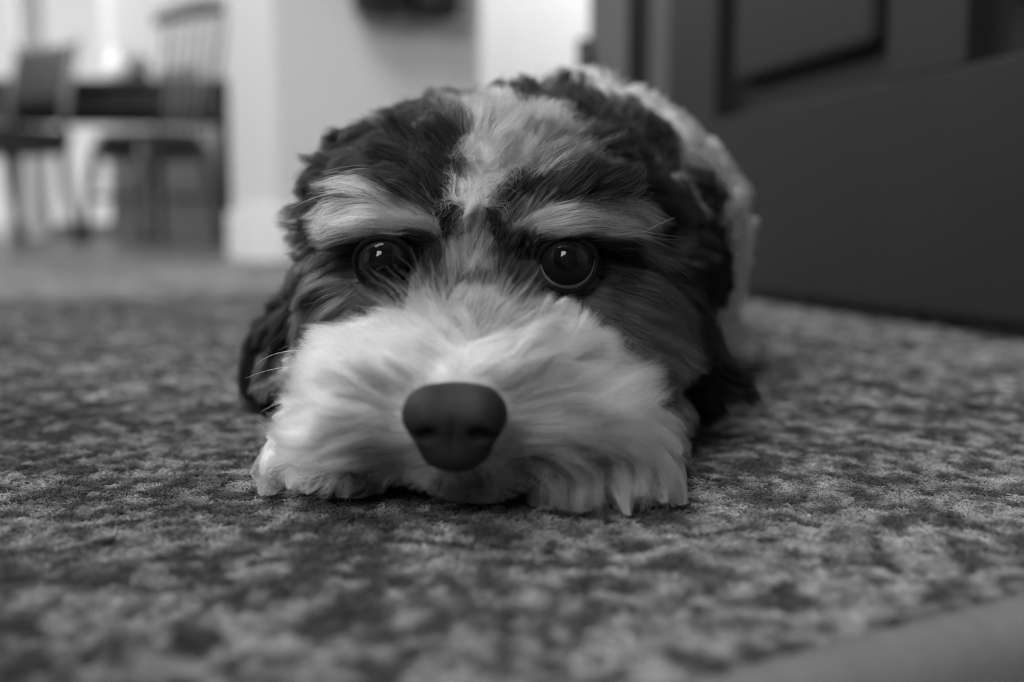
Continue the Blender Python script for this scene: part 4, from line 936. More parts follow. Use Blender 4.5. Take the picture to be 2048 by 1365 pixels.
    5,211,23,0.68, 4,205,25,0.68, 8,212,23,0.68, 7,206,24,0.68, 11,214,23,0.68, 10,208,24,0.68, 14,219,22,0.68,
    14,213,23,0.68, 18,229,20,0.68, 18,224,21,0.68, 21,231,19,0.68, 21,225,21,0.68, 25,232,19,0.68, 24,226,20,0.68,
    28,233,19,0.68, 28,227,20,0.68, 32,235,19,0.68, 31,229,20,0.68, 39,263,13,0.68, 39,257,14,0.68, -55,239,14,0.68,
    -53,233,16,0.68, -51,237,15,0.68, -50,231,16,0.68, -47,236,15,0.68, -46,230,16,0.68, -44,236,15,0.68, -43,230,16,0.68,
    -41,237,15,0.68, -40,231,16,0.68, -35,221,18,0.68, -34,215,19,0.68, -31,215,19,0.68, -30,209,21,0.68, -27,213,20,0.68,
    -27,207,21,0.68, -24,212,20,0.68, -24,206,21,0.68, -21,211,20,0.68, -21,205,22,0.68, -18,209,21,0.68, -17,203,22,0.68,
    -15,207,21,0.68, -14,202,22,0.68, -12,207,21,0.68, -12,201,23,0.68, -9,207,21,0.68, -9,201,22,0.68, -6,208,21,0.68,
    -6,202,22,0.68, -3,210,21,0.68, -3,204,22,0.68, 0,211,20,0.68, 0,205,22,0.68, 3,212,20,0.68, 3,206,21,0.68,
    6,213,20,0.68, 6,207,21,0.68, 9,215,19,0.68, 9,209,21,0.68, 13,220,18,0.68, 12,214,20,0.68, 16,227,17,0.68,
    16,221,18,0.68, 20,228,17,0.68, 19,222,18,0.68, 23,228,17,0.68, 22,222,18,0.68, 26,229,17,0.68, 26,223,18,0.68,
    30,230,16,0.68, 29,224,18,0.68, 33,232,16,0.68, 32,226,17,0.68, 37,238,15,0.68, 37,232,16,0.68, -59,236,11,0.68,
    -58,230,13,0.68, -56,236,12,0.68, -54,230,13,0.68, -52,235,12,0.68, -51,229,13,0.68, -49,233,12,0.68, -47,228,13,0.68,
    -45,234,12,0.68, -44,228,13,0.68, -42,233,12,0.68, -41,228,13,0.68, -39,235,12,0.68, -38,229,13,0.68, -35,235,12,0.68,
    -35,229,13,0.68, -32,236,11,0.68, -31,230,13,0.68, -27,218,16,0.68, -26,212,17,0.68, -23,216,16,0.68, -23,210,18,0.68,
    -20,213,17,0.68, -19,207,18,0.68, -17,210,17,0.68, -16,204,19,0.68, -13,209,18,0.68, -13,203,19,0.68, -10,209,18,0.68,
    -10,203,19,0.68, -8,209,18,0.68, -7,203,19,0.68, -5,211,17,0.68, -4,205,19,0.68, -2,214,17,0.68, -1,208,18,0.68,
    2,216,16,0.68, 2,210,17,0.68, 5,218,16,0.68, 5,212,17,0.68, 8,222,15,0.68, 8,216,16,0.68, 11,227,14,0.68,
    11,221,15,0.68, 15,226,14,0.68, 14,221,15,0.68, 18,226,14,0.68, 17,220,15,0.68, 21,226,14,0.68, 21,220,15,0.68,
    24,226,14,0.68, 24,220,15,0.68, 28,227,14,0.68, 27,221,15,0.68, 31,228,13,0.68, 30,222,15,0.68, 34,229,13,0.68,
    34,223,15,0.68, -57,233,9,0.68, -56,227,10,0.68, -54,235,8,0.68, -53,229,10,0.68, -50,231,9,0.68, -49,226,11,0.68,
    -47,233,9,0.68, -46,227,10,0.68, -43,232,9,0.68, -42,226,10,0.68, -40,232,9,0.68, -39,226,10,0.68, -37,234,9,0.68,
    -36,228,10,0.68, -34,233,9,0.68, -33,227,10,0.68, -31,237,8,0.68, -30,231,9,0.68, -22,221,12,0.68, -22,215,13,0.68,
    -18,214,13,0.68, -18,208,15,0.68, -15,211,14,0.68, -15,205,16,0.68, -12,210,14,0.68, -12,204,16,0.68, -9,210,14,0.68,
    -9,205,16,0.68, -6,212,14,0.68, -6,206,15,0.68, -3,214,13,0.68, -3,208,15,0.68, 0,219,12,0.68, 0,214,14,0.68,
    7,226,10,0.68, 6,221,12,0.68, 10,225,11,0.68, 9,220,12,0.68, 13,226,10,0.68, 13,220,12,0.68, 16,224,11,0.68,
    16,218,12,0.68, 19,225,11,0.68, 19,219,12,0.68, 23,225,11,0.68, 22,219,12,0.68, 26,224,11,0.68, 25,218,12,0.68,
    29,226,10,0.68, 28,220,12,0.68, 32,226,11,0.68, 32,220,12,0.68, 36,226,10,0.68, 35,221,12,0.68, -59,234,5,0.68,
    -57,228,7,0.68, -56,234,5,0.68, -54,228,7,0.68, -52,233,5,0.68, -51,227,7,0.68, -48,231,6,0.68, -47,226,7,0.68,
    -45,234,5,0.68, -44,228,7,0.68, -42,231,6,0.68, -41,225,7,0.68, -39,233,5,0.68, -38,227,7,0.68, -35,233,5,0.68,
    -34,227,7,0.68, -32,235,5,0.68, -31,229,6,0.68, -17,214,10,0.22, -17,209,12,0.22, -14,212,11,0.22, -13,206,12,0.22,  # chin: shadow of nose and muzzle painted into the fur
    -11,211,11,0.22, -10,205,12,0.22, -8,212,11,0.22, -7,206,12,0.22, -5,215,10,0.22, -5,209,12,0.22, 5,229,6,0.68,
    5,223,8,0.68, 8,225,8,0.68, 8,219,9,0.68, 11,226,7,0.68, 11,220,9,0.68, 14,224,8,0.68, 14,218,9,0.68,
    18,223,8,0.68, 17,217,10,0.68, 21,226,7,0.68, 21,220,9,0.68, 24,223,8,0.68, 23,217,9,0.68, 27,223,8,0.68,
    27,217,9,0.68, 31,226,7,0.68, 30,220,9,0.68, 34,225,7,0.68, 33,219,9,0.68, 7,228,3,0.68, 6,222,5,0.68,
    10,226,4,0.68, 10,221,5,0.68, 16,224,4,0.68, 16,218,6,0.68, 20,226,4,0.68, 19,221,5,0.68, 23,227,4,0.68,
    22,221,5,0.68, 26,224,4,0.68, 25,218,6,0.68, 33,227,4,0.68, 32,221,5,0.68, -44,314,94,0.028, -37,314,94,0.028,
    -30,314,96,0.028, -23,314,99,0.028, -16,314,102,0.028, -9,314,103,0.028, -2,314,103,0.028, 5,314,102,0.028, 12,314,99,0.028,
    19,314,96,0.028, 26,314,93,0.028, 33,314,90,0.028, 40,314,80,0.028, -44,322,91,0.028, -37,322,96,0.028, -30,322,102,0.028,
    -23,322,104,0.028, -16,322,106,0.028, -9,322,106,0.028, -2,322,106,0.028, 5,322,104,0.028, 12,322,102,0.028, 19,322,98,0.028,
    26,322,92,0.028, 33,322,88,0.028, 40,322,80,0.028, -44,330,90,0.028, -37,330,101,0.028, -30,330,105,0.028, -23,330,108,0.028,
    -16,330,108,0.028, -9,330,109,0.028, -2,330,108,0.028, 5,330,108,0.028, 12,330,105,0.028, 19,330,101,0.028, 26,330,96,0.028,
    33,330,92,0.028, 40,330,85,0.028,
], np.float32).reshape(-1, 4)
# single locks: root, middle, tip (millimetres), spread at root and tip, strands, grey, waviness
LOCKS = [
    ((-14.8, 218.5, 39.6), (-21.9, 213.2, 45.7), (-32.8, 218.0, 52.4), 2.2, 3.4, 26, 0.55, 0.5),
    ((-15.0, 220.8, 40.5), (-21.1, 215.6, 48.2), (-28.6, 220.2, 53.4), 2.2, 3.4, 26, 0.55, 0.5),
    ((-14.4, 221.4, 41.0), (-18.9, 216.4, 49.8), (-24.8, 221.1, 55.5), 2.2, 3.4, 26, 0.55, 0.5),
    ((-14.0, 223.2, 41.9), (-16.9, 218.2, 50.7), (-19.4, 222.9, 56.0), 2.2, 3.4, 26, 0.55, 0.5),
    ((-12.9, 223.7, 42.4), (-14.7, 218.6, 50.7), (-16.1, 223.2, 56.0), 2.2, 3.4, 12, 0.55, 0.5),
    ((-11.8, 224.4, 42.9), (-11.7, 219.2, 50.7), (-12.0, 223.7, 54.8), 2.2, 3.4, 12, 0.55, 0.5),
    ((-10.6, 224.2, 43.0), (-9.3, 219.1, 50.7), (-9.2, 223.6, 54.9), 2.2, 3.4, 12, 0.55, 0.5),
    ((-9.5, 223.3, 42.5), (-6.5, 218.2, 50.7), (-5.5, 222.8, 55.5), 2.2, 3.4, 12, 0.55, 0.5),
    ((-8.3, 221.7, 41.5), (-3.7, 216.6, 49.8), (-0.4, 221.5, 57.2), 2.2, 3.4, 26, 0.55, 0.5),
    ((-7.1, 220.5, 40.5), (-0.4, 215.4, 48.8), (5.1, 220.0, 53.9), 2.2, 3.4, 26, 0.55, 0.5),
    ((-6.0, 219.6, 39.5), (2.8, 214.4, 46.7), (9.5, 218.7, 49.6), 2.2, 3.4, 26, 0.55, 0.5),
    ((-15.8, 217.3, 38.7), (-24.0, 211.8, 43.7), (-33.7, 216.2, 46.5), 2.2, 3.4, 26, 0.55, 0.5),
    ((-4.3, 219.8, 38.4), (5.0, 214.5, 44.5), (12.8, 218.4, 44.1), 2.2, 3.4, 26, 0.55, 0.5),
    ((4.5, 235.6, 37.6), (7.0, 228.6, 47.1), (8.7, 227.0, 50.1), 1.2, 0.7, 170, 0.85, 0.1),
    ((6.2, 240.4, 37.0), (8.9, 233.6, 47.3), (12.9, 231.8, 48.9), 1.2, 0.8, 150, 0.85, 0.1),
    ((15.6, 266.1, 32.6), (16.1, 261.5, 36.5), (16.2, 260.9, 40.1), 1.2, 0.2, 70, 0.80, 0.1),
    ((18.3, 265.2, 32.0), (18.6, 260.6, 35.9), (18.9, 259.9, 38.6), 1.2, 0.3, 50, 0.80, 0.1),
    ((-39.2, 263.7, 32.9), (-39.2, 259.3, 38.0), (-39.8, 259.7, 41.3), 1.5, 0.5, 60, 0.75, 0.1),
    ((-32.6, 264.3, 34.1), (-32.7, 259.8, 38.6), (-34.6, 260.2, 41.9), 1.5, 0.6, 60, 0.75, 0.1),
    ((-9.6, 261.0, 74.4), (-10.1, 256.8, 72.3), (-12.4, 256.2, 67.3), 2.2, 0.5, 120, 0.75, 0.2),
    ((-7.3, 266.5, 84.7), (-10.1, 261.8, 87.6), (-7.3, 263.2, 91.0), 1.6, 1.8, 7, 0.37, 1.4),
    ((-1.8, 317.9, 99.1), (-0.1, 313.3, 102.4), (3.5, 314.0, 99.9), 1.6, 1.8, 7, 0.41, 1.4),
    ((-2.1, 260.0, 72.7), (-5.6, 255.0, 73.0), (-6.5, 256.5, 77.1), 1.6, 1.8, 7, 0.39, 1.4),
    ((-7.8, 262.1, 77.8), (-5.4, 257.4, 81.0), (-2.2, 258.0, 77.7), 1.6, 1.8, 7, 0.52, 1.4),
    ((-8.5, 261.1, 74.7), (-10.6, 256.3, 77.0), (-8.8, 257.6, 79.5), 1.6, 1.8, 7, 0.37, 1.4),
    ((-9.2, 260.5, 72.0), (-12.8, 255.5, 72.2), (-13.9, 257.0, 76.6), 1.6, 1.8, 7, 0.55, 1.4),
    ((-10.3, 266.2, 84.1), (-9.1, 261.6, 87.7), (-5.2, 262.4, 86.1), 1.6, 1.8, 7, 0.57, 1.4),
    ((-18.4, 260.2, 71.6), (-16.2, 255.1, 71.2), (-17.9, 255.8, 68.3), 1.6, 1.8, 7, 0.41, 1.4),
    ((-2.5, 262.0, 78.0), (-3.5, 256.7, 75.7), (-7.6, 257.8, 76.4), 1.6, 1.8, 7, 0.44, 1.4),
    ((-9.0, 267.1, 85.2), (-11.8, 262.3, 87.7), (-9.6, 263.8, 91.3), 1.6, 1.8, 7, 0.56, 1.4),
    ((-12.3, 260.6, 72.2), (-8.4, 255.7, 73.3), (-8.0, 256.1, 68.0), 1.6, 1.8, 7, 0.40, 1.4),
    ((-17.9, 260.4, 72.1), (-13.4, 255.5, 73.9), (-12.0, 255.9, 68.0), 1.6, 1.8, 7, 0.49, 1.4),
    ((-8.4, 260.6, 72.8), (-10.6, 255.8, 74.9), (-9.2, 257.1, 77.5), 1.6, 1.8, 7, 0.37, 1.4),
    ((-11.0, 260.6, 72.2), (-8.6, 255.7, 73.3), (-8.4, 256.3, 70.0), 1.6, 1.8, 7, 0.54, 1.4),
    ((-10.3, 269.0, 86.8), (-9.6, 264.5, 91.8), (-4.0, 265.4, 90.8), 1.6, 1.8, 7, 0.37, 1.4),
    ((-6.2, 262.2, 78.3), (-2.4, 257.1, 78.0), (-3.6, 257.5, 72.7), 1.6, 1.8, 7, 0.43, 1.4),
    ((2.5, 264.3, 81.1), (5.2, 259.3, 81.9), (5.4, 259.9, 77.9), 1.6, 1.8, 7, 0.38, 1.4),
    ((-17.2, 263.6, 78.7), (-14.5, 258.6, 79.0), (-15.1, 259.2, 75.4), 1.6, 1.8, 7, 0.45, 1.4),
    ((-11.8, 315.6, 97.9), (-9.4, 310.9, 101.1), (-6.2, 311.5, 97.8), 1.6, 1.8, 7, 0.57, 1.4),
    ((-9.5, 260.4, 71.2), (-11.6, 255.2, 69.9), (-14.5, 256.5, 72.3), 1.6, 1.8, 7, 0.47, 1.4),
    ((-11.8, 263.5, 79.7), (-14.9, 258.9, 83.5), (-11.0, 260.3, 87.4), 1.6, 1.8, 7, 0.47, 1.4),
    ((-13.1, 266.0, 83.1), (-13.3, 261.3, 86.3), (-10.0, 262.4, 86.6), 1.6, 1.8, 7, 0.43, 1.4),
    ((-1.7, 263.1, 80.0), (1.3, 258.1, 80.5), (1.1, 258.6, 76.1), 1.6, 1.8, 7, 0.49, 1.4),
    ((-10.2, 316.8, 98.7), (-13.3, 312.2, 102.3), (-9.7, 313.6, 106.1), 1.6, 1.8, 7, 0.37, 1.4),
    ((-11.5, 261.9, 76.7), (-13.6, 256.7, 74.4), (-17.7, 257.9, 76.8), 1.6, 1.8, 7, 0.52, 1.4),
    ((-14.0, 317.7, 98.8), (-9.6, 312.5, 97.8), (-11.7, 312.8, 91.8), 1.6, 1.8, 7, 0.57, 1.4),
    ((-7.7, 262.5, 78.9), (-8.8, 257.3, 77.0), (-12.3, 258.4, 78.1), 1.6, 1.8, 7, 0.43, 1.4),
    ((-2.2, 266.6, 84.7), (-4.5, 261.8, 87.0), (-2.5, 263.1, 89.5), 1.6, 1.8, 7, 0.44, 1.4),
    ((-7.5, 262.8, 79.5), (-7.6, 258.2, 82.9), (-4.1, 259.2, 82.9), 1.6, 1.8, 7, 0.41, 1.4),
    ((-8.8, 260.8, 73.5), (-8.4, 255.6, 72.0), (-11.6, 256.5, 71.2), 1.6, 1.8, 7, 0.46, 1.4),
    ((-8.6, 267.9, 86.0), (-10.5, 262.5, 83.1), (-15.4, 263.7, 85.2), 1.6, 1.8, 7, 0.46, 1.4),
    ((-9.8, 260.6, 72.2), (-8.3, 255.4, 70.7), (-11.5, 256.1, 68.3), 1.6, 1.8, 7, 0.50, 1.4),
    ((-3.7, 271.1, 88.8), (-1.2, 265.9, 87.0), (-4.2, 266.4, 83.3), 1.6, 1.8, 7, 0.40, 1.4),
    ((-11.2, 260.9, 73.4), (-9.7, 256.2, 76.3), (-7.1, 256.9, 74.3), 1.6, 1.8, 7, 0.42, 1.4),
    ((-5.2, 260.5, 73.4), (-6.3, 255.3, 72.4), (-8.8, 256.5, 73.6), 1.6, 1.8, 7, 0.42, 1.4),
    ((-14.3, 261.0, 73.8), (-14.4, 255.8, 71.8), (-18.1, 256.7, 71.7), 1.6, 1.8, 7, 0.45, 1.4),
    ((-12.1, 260.4, 70.6), (-10.8, 255.3, 69.9), (-12.9, 256.1, 68.0), 1.6, 1.8, 7, 0.57, 1.4),
    ((-5.2, 260.1, 71.6), (-2.0, 255.2, 72.7), (-1.6, 255.7, 68.3), 1.6, 1.8, 7, 0.57, 1.4),
    ((-4.5, 260.8, 75.0), (-2.5, 256.3, 78.9), (1.7, 256.9, 76.1), 1.6, 1.8, 7, 0.47, 1.4),
    ((-9.4, 269.0, 87.0), (-10.6, 263.8, 85.4), (-13.6, 264.9, 86.7), 1.6, 1.8, 7, 0.37, 1.4),
    ((-11.1, 260.8, 73.3), (-6.7, 255.8, 73.0), (-8.2, 256.1, 67.1), 1.6, 1.8, 7, 0.51, 1.4),
    ((-9.8, 260.3, 70.5), (-6.2, 255.7, 74.0), (-2.6, 256.1, 69.2), 1.6, 1.8, 7, 0.49, 1.4),
    ((0.5, 274.5, 90.4), (-0.7, 269.1, 87.4), (-5.5, 270.3, 88.4), 1.6, 1.8, 7, 0.48, 1.4),
    ((-7.1, 265.4, 83.5), (-3.6, 260.6, 85.6), (-1.7, 261.1, 80.8), 1.6, 1.8, 7, 0.44, 1.4),
    ((-7.9, 264.3, 81.9), (-7.2, 259.6, 85.4), (-3.5, 260.5, 84.3), 1.6, 1.8, 7, 0.40, 1.4),
    ((2.2, 263.6, 80.4), (3.1, 258.9, 83.3), (6.0, 259.8, 81.7), 1.6, 1.8, 7, 0.53, 1.4),
    ((4.7, 261.8, 77.6), (9.6, 256.3, 82.4), (16.4, 263.0, 87.3), 1.5, 2.5, 10, 0.62, 0.3),
    ((3.4, 261.0, 76.3), (7.1, 255.5, 81.1), (11.1, 261.8, 83.4), 1.5, 2.5, 10, 0.62, 0.3),
    ((8.6, 264.1, 79.7), (12.3, 258.3, 81.3), (17.8, 264.4, 82.3), 1.5, 2.5, 10, 0.62, 0.3),
    ((23.2, 263.9, 66.0), (34.2, 257.6, 63.4), (45.6, 263.2, 59.5), 1.5, 2.5, 10, 0.62, 0.3),
    ((26.9, 275.1, 63.3), (37.1, 268.6, 59.3), (48.9, 273.9, 53.0), 1.5, 2.5, 10, 0.62, 0.3),
    ((-40.9, 239.1, 13.8), (-49.8, 234.9, 12.2), (-58.9, 233.6, 18.6), 2.6, 1.8, 130, 0.67, 0.3),
    ((-39.5, 237.9, 11.5), (-48.4, 233.1, 5.3), (-57.5, 232.1, 14.1), 2.6, 1.8, 130, 0.67, 0.3),
    ((-38.8, 237.2, 9.8), (-45.9, 232.6, 4.8), (-53.8, 230.7, 6.5), 2.6, 1.8, 130, 0.67, 0.3),
    ((-38.7, 236.6, 8.7), (-42.3, 232.2, 5.5), (-45.4, 229.9, 3.1), 2.6, 1.8, 130, 0.67, 0.3),
    ((-38.1, 236.7, 8.1), (-39.3, 232.4, 6.1), (-39.5, 230.0, 2.5), 2.6, 1.8, 130, 0.67, 0.3),
    ((-42.6, 242.6, 16.8), (-51.7, 238.4, 15.2), (-57.9, 236.4, 15.6), 2.6, 1.8, 130, 0.67, 0.3),
    ((11.3, 230.0, 12.7), (8.1, 222.5, 9.2), (6.4, 222.8, 2.7), 2.8, 2.2, 200, 0.70, 0.35),
    ((13.7, 229.9, 13.4), (11.5, 222.3, 8.7), (9.9, 222.5, 1.6), 2.8, 2.2, 200, 0.70, 0.35),
    ((16.5, 228.9, 13.0), (17.2, 221.3, 8.4), (14.4, 221.4, 1.1), 2.8, 2.2, 200, 0.70, 0.35),
    ((18.9, 229.0, 13.0), (19.5, 221.4, 8.3), (19.0, 221.6, 1.1), 2.8, 2.2, 200, 0.70, 0.35),
    ((22.5, 229.9, 14.6), (26.9, 222.4, 10.4), (26.5, 222.4, 2.0), 2.8, 2.2, 200, 0.70, 0.35),
    ((25.5, 231.0, 15.5), (31.6, 223.4, 11.3), (30.6, 223.3, 1.7), 2.8, 2.2, 200, 0.70, 0.35),
    ((29.3, 233.0, 16.3), (36.0, 225.5, 12.0), (35.5, 225.4, 2.6), 2.8, 2.2, 200, 0.70, 0.35),
    ((20.7, 230.3, 15.1), (24.7, 222.9, 12.1), (24.8, 223.2, 5.5), 2.8, 2.2, 200, 0.70, 0.35),
    ((-49.1, 296.5, 82.1), (-59.1, 298.9, 84.8), (-63.3, 299.0, 86.3), 3, 1.4, 110, 0.03, 0.5),
    ((-50.7, 296.8, 78.4), (-60.2, 298.9, 79.6), (-64.1, 298.7, 77.5), 3, 1.4, 110, 0.03, 0.5),
    ((-52.0, 285.4, 56.1), (-60.3, 287.3, 54.6), (-64.2, 287.7, 58.0), 3, 1.4, 110, 0.03, 0.5),
    ((-52.8, 281.3, 50.6), (-60.3, 283.1, 48.3), (-63.2, 283.2, 49.0), 3, 1.4, 110, 0.03, 0.5),
    ((34.5, 338.6, 90.9), (41.1, 341.2, 96.5), (44.5, 341.3, 97.5), 3, 1.4, 110, 0.03, 0.5),
    ((42.8, 336.8, 82.6), (53.9, 339.1, 85.2), (57.8, 339.2, 85.7), 3, 1.4, 110, 0.03, 0.5),
    ((45.9, 334.5, 75.9), (57.0, 336.7, 77.3), (60.2, 336.4, 74.6), 3, 1.4, 110, 0.03, 0.5),
    ((51.1, 334.5, 62.7), (65.7, 336.6, 63.3), (69.9, 336.2, 59.7), 3, 1.4, 110, 0.03, 0.5),
    ((45.6, 297.8, 58.6), (60.2, 299.7, 57.1), (62.1, 299.4, 55.0), 3, 1.4, 110, 0.03, 0.5),
    ((6.7, 332.9, 106.7), (5.9, 335.7, 112.6), (4.3, 337.9, 115.1), 3, 1.4, 110, 0.03, 0.5),
    ((17.1, 328.6, 103.7), (18.9, 331.4, 110.4), (17.0, 333.5, 111.9), 3, 1.4, 110, 0.03, 0.5),
    ((26.5, 323.9, 98.5), (30.7, 326.5, 103.5), (32.5, 328.8, 105.4), 3, 1.4, 110, 0.03, 0.5),
    ((5.9, 214.4, 24.1), (13.1, 209.7, 27.4), (21.9, 221.2, 22.3), 2.2, 1, 55, 0.63, 0.7),
    ((-29.1, 214.7, 23.7), (-37.4, 210.0, 26.3), (-48.2, 220.1, 19.0), 2.2, 1, 55, 0.63, 0.7),
    ((1.9, 213.7, 22.0), (8.6, 208.7, 22.6), (14.6, 215.6, 15.7), 2.2, 1, 55, 0.73, 0.7),
    ((-27.0, 214.3, 22.2), (-36.8, 209.1, 21.0), (-46.5, 217.6, 10.4), 2.2, 1, 55, 0.65, 0.7),
    ((4.1, 214.2, 26.1), (12.6, 209.8, 32.2), (22.7, 215.2, 26.7), 2.2, 1, 55, 0.68, 0.7),
    ((-31.0, 216.5, 20.5), (-38.9, 211.6, 21.1), (-47.5, 220.6, 11.0), 2.2, 1, 55, 0.68, 0.7),
    ((-2.9, 213.5, 32.8), (0.7, 209.6, 41.9), (8.0, 215.4, 43.3), 2.2, 1, 55, 0.71, 0.7),
    ((-26.4, 217.6, 31.2), (-33.0, 213.9, 42.1), (-45.1, 219.9, 41.7), 2.2, 1, 55, 0.63, 0.7),
    ((2.0, 214.7, 28.8), (7.4, 210.5, 36.0), (15.3, 216.8, 33.9), 2.2, 1, 55, 0.70, 0.7),
    ((-25.5, 213.6, 24.2), (-33.3, 208.8, 26.0), (-42.9, 218.9, 18.6), 2.2, 1, 55, 0.65, 0.7),
    ((-3.5, 212.8, 32.7), (3.4, 208.6, 40.4), (12.8, 214.8, 37.8), 2.2, 1, 55, 0.74, 0.7),
    ((-23.6, 216.0, 31.2), (-27.4, 211.9, 38.8), (-35.4, 219.8, 37.9), 2.2, 1, 55, 0.62, 0.7),
    ((2.8, 213.6, 24.2), (11.6, 208.9, 27.1), (20.5, 213.9, 20.7), 2.2, 1, 55, 0.64, 0.7),
    ((-26.1, 214.1, 21.9), (-34.5, 209.3, 23.3), (-44.0, 218.2, 14.2), 2.2, 1, 55, 0.67, 0.7),
    ((-5.0, 211.4, 33.2), (0.3, 207.1, 39.9), (7.7, 217.1, 37.8), 2.2, 1, 55, 0.68, 0.7),
    ((-30.6, 215.8, 26.3), (-36.2, 211.3, 31.2), (-44.7, 216.3, 28.5), 2.2, 1, 55, 0.72, 0.7),
    ((-2.7, 216.5, 35.0), (3.2, 212.8, 46.1), (13.9, 221.1, 47.5), 2.2, 1, 55, 0.74, 0.7),
    ((-29.0, 215.2, 21.4), (-37.3, 210.2, 22.1), (-47.2, 218.5, 15.0), 2.2, 1, 55, 0.62, 0.7),
    ((0.5, 213.4, 27.3), (8.2, 209.2, 34.4), (18.2, 216.5, 30.4), 2.2, 1, 55, 0.67, 0.7),
    ((-26.4, 214.1, 26.0), (-33.4, 209.4, 29.1), (-43.2, 218.9, 24.3), 2.2, 1, 55, 0.70, 0.7),
    ((-1.1, 213.2, 29.1), (6.4, 208.8, 34.6), (16.1, 218.8, 31.6), 2.2, 1, 55, 0.74, 0.7),
    ((-28.2, 215.9, 28.6), (-35.2, 211.4, 32.7), (-45.2, 220.3, 27.3), 2.2, 1, 55, 0.70, 0.7),
    ((3.7, 214.9, 20.1), (14.5, 210.2, 23.3), (25.3, 215.9, 14.8), 2.2, 1, 55, 0.74, 0.7),
    ((-28.4, 214.6, 25.1), (-38.9, 210.0, 29.3), (-51.6, 217.7, 21.0), 2.2, 1, 55, 0.72, 0.7),
    ((3.2, 217.0, 31.0), (12.6, 212.8, 38.2), (24.4, 219.9, 33.3), 2.2, 1, 55, 0.63, 0.7),
    ((-23.2, 221.1, 34.6), (-28.5, 217.1, 43.3), (-38.7, 226.8, 41.5), 2.2, 1, 55, 0.72, 0.7),
    ((-2.3, 216.6, 34.6), (3.4, 212.8, 45.4), (13.5, 221.3, 46.0), 2.2, 1, 55, 0.66, 0.7),
    ((-28.7, 216.6, 29.1), (-36.1, 212.0, 33.2), (-45.9, 219.3, 27.1), 2.2, 1, 55, 0.64, 0.7),
    ((5.2, 214.4, 22.0), (13.0, 209.6, 23.6), (20.2, 215.6, 15.7), 2.2, 1, 55, 0.67, 0.7),
    ((-22.5, 217.0, 32.8), (-25.0, 213.2, 43.7), (-32.9, 220.0, 44.0), 2.2, 1, 55, 0.70, 0.7),
    ((-0.9, 216.1, 32.7), (7.3, 212.2, 42.4), (18.8, 219.7, 39.7), 2.2, 1, 55, 0.71, 0.7),
    ((-27.2, 217.6, 30.9), (-33.8, 213.9, 42.6), (-46.8, 223.1, 41.3), 2.2, 1, 55, 0.62, 0.7),
    ((-1.4, 213.3, 30.1), (4.2, 209.5, 40.2), (13.2, 215.0, 38.6), 2.2, 1, 55, 0.73, 0.7),
    ((-28.2, 217.4, 30.4), (-36.6, 213.0, 35.7), (-49.4, 223.7, 31.9), 2.2, 1, 55, 0.73, 0.7),
    ((0.1, 214.7, 30.3), (7.3, 210.9, 40.7), (18.5, 217.9, 39.0), 2.2, 1, 55, 0.68, 0.7),
    ((-27.3, 214.2, 25.1), (-34.9, 209.5, 28.2), (-44.8, 216.5, 23.5), 2.2, 1, 55, 0.70, 0.7),
    ((2.0, 213.5, 23.1), (10.6, 208.8, 25.7), (18.9, 214.5, 18.4), 2.2, 1, 55, 0.61, 0.7),
    ((-26.3, 213.9, 25.0), (-35.8, 208.9, 25.3), (-46.7, 218.2, 17.8), 2.2, 1, 55, 0.68, 0.7),
    ((-1.2, 215.8, 32.8), (2.9, 212.0, 42.9), (10.7, 220.9, 42.3), 2.2, 1, 55, 0.67, 0.7),
    ((-24.3, 222.5, 34.7), (-32.5, 218.6, 43.7), (-45.5, 224.6, 42.2), 2.2, 1, 55, 0.66, 0.7),
    ((-2.3, 212.9, 31.0), (5.3, 209.1, 41.0), (16.9, 220.5, 38.9), 2.2, 1, 55, 0.66, 0.7),
    ((-28.6, 217.3, 30.0), (-36.8, 213.4, 39.9), (-50.1, 220.6, 36.3), 2.2, 1, 55, 0.67, 0.7),
    ((-1.6, 215.5, 33.0), (3.3, 211.6, 41.9), (11.7, 222.4, 41.0), 2.2, 1, 55, 0.62, 0.7),
    ((-29.7, 216.8, 28.9), (-36.1, 212.7, 36.9), (-47.6, 221.2, 35.0), 2.2, 1, 55, 0.63, 0.7),
    ((4.4, 216.7, 18.0), (12.6, 211.3, 15.2), (18.4, 217.9, 5.6), 2.2, 1, 55, 0.60, 0.7),
    ((-27.3, 215.2, 20.2), (-36.6, 210.2, 20.9), (-46.5, 215.0, 14.2), 2.2, 1, 55, 0.70, 0.7),
    ((0.7, 221.7, 13.0), (8.1, 216.7, 13.3), (14.7, 227.6, 4.5), 2.2, 1, 55, 0.69, 0.7),
    ((-30.6, 241.6, 6.3), (-36.7, 236.4, 5.1), (-41.9, 242.9, -4.3), 2.2, 1, 55, 0.74, 0.7),
    ((3.9, 215.0, 20.0), (12.0, 209.8, 18.3), (18.4, 216.3, 10.1), 2.2, 1, 55, 0.65, 0.7),
    ((-31.2, 240.8, 9.2), (-39.3, 235.6, 7.0), (-47.4, 244.5, -2.1), 2.2, 1, 55, 0.62, 0.7),
    ((2.0, 214.5, 20.0), (8.4, 209.4, 19.5), (13.6, 217.5, 11.9), 2.2, 1, 55, 0.65, 0.7),
    ((1.7, 214.7, 19.7), (11.9, 209.6, 19.5), (20.8, 218.1, 9.5), 2.2, 1, 55, 0.67, 0.7),
    ((1.6, 220.0, 14.8), (9.1, 214.4, 9.9), (13.0, 218.9, 0.6), 2.2, 1, 55, 0.72, 0.7),
    ((-29.6, 217.6, 18.1), (-36.8, 212.7, 18.7), (-44.6, 218.3, 12.1), 2.2, 1, 55, 0.72, 0.7),
    ((11.8, 217.8, 22.9), (23.6, 214.0, 24.8), (35.7, 217.1, 16.3), 3, 3, 150, 0.68, 0.3),
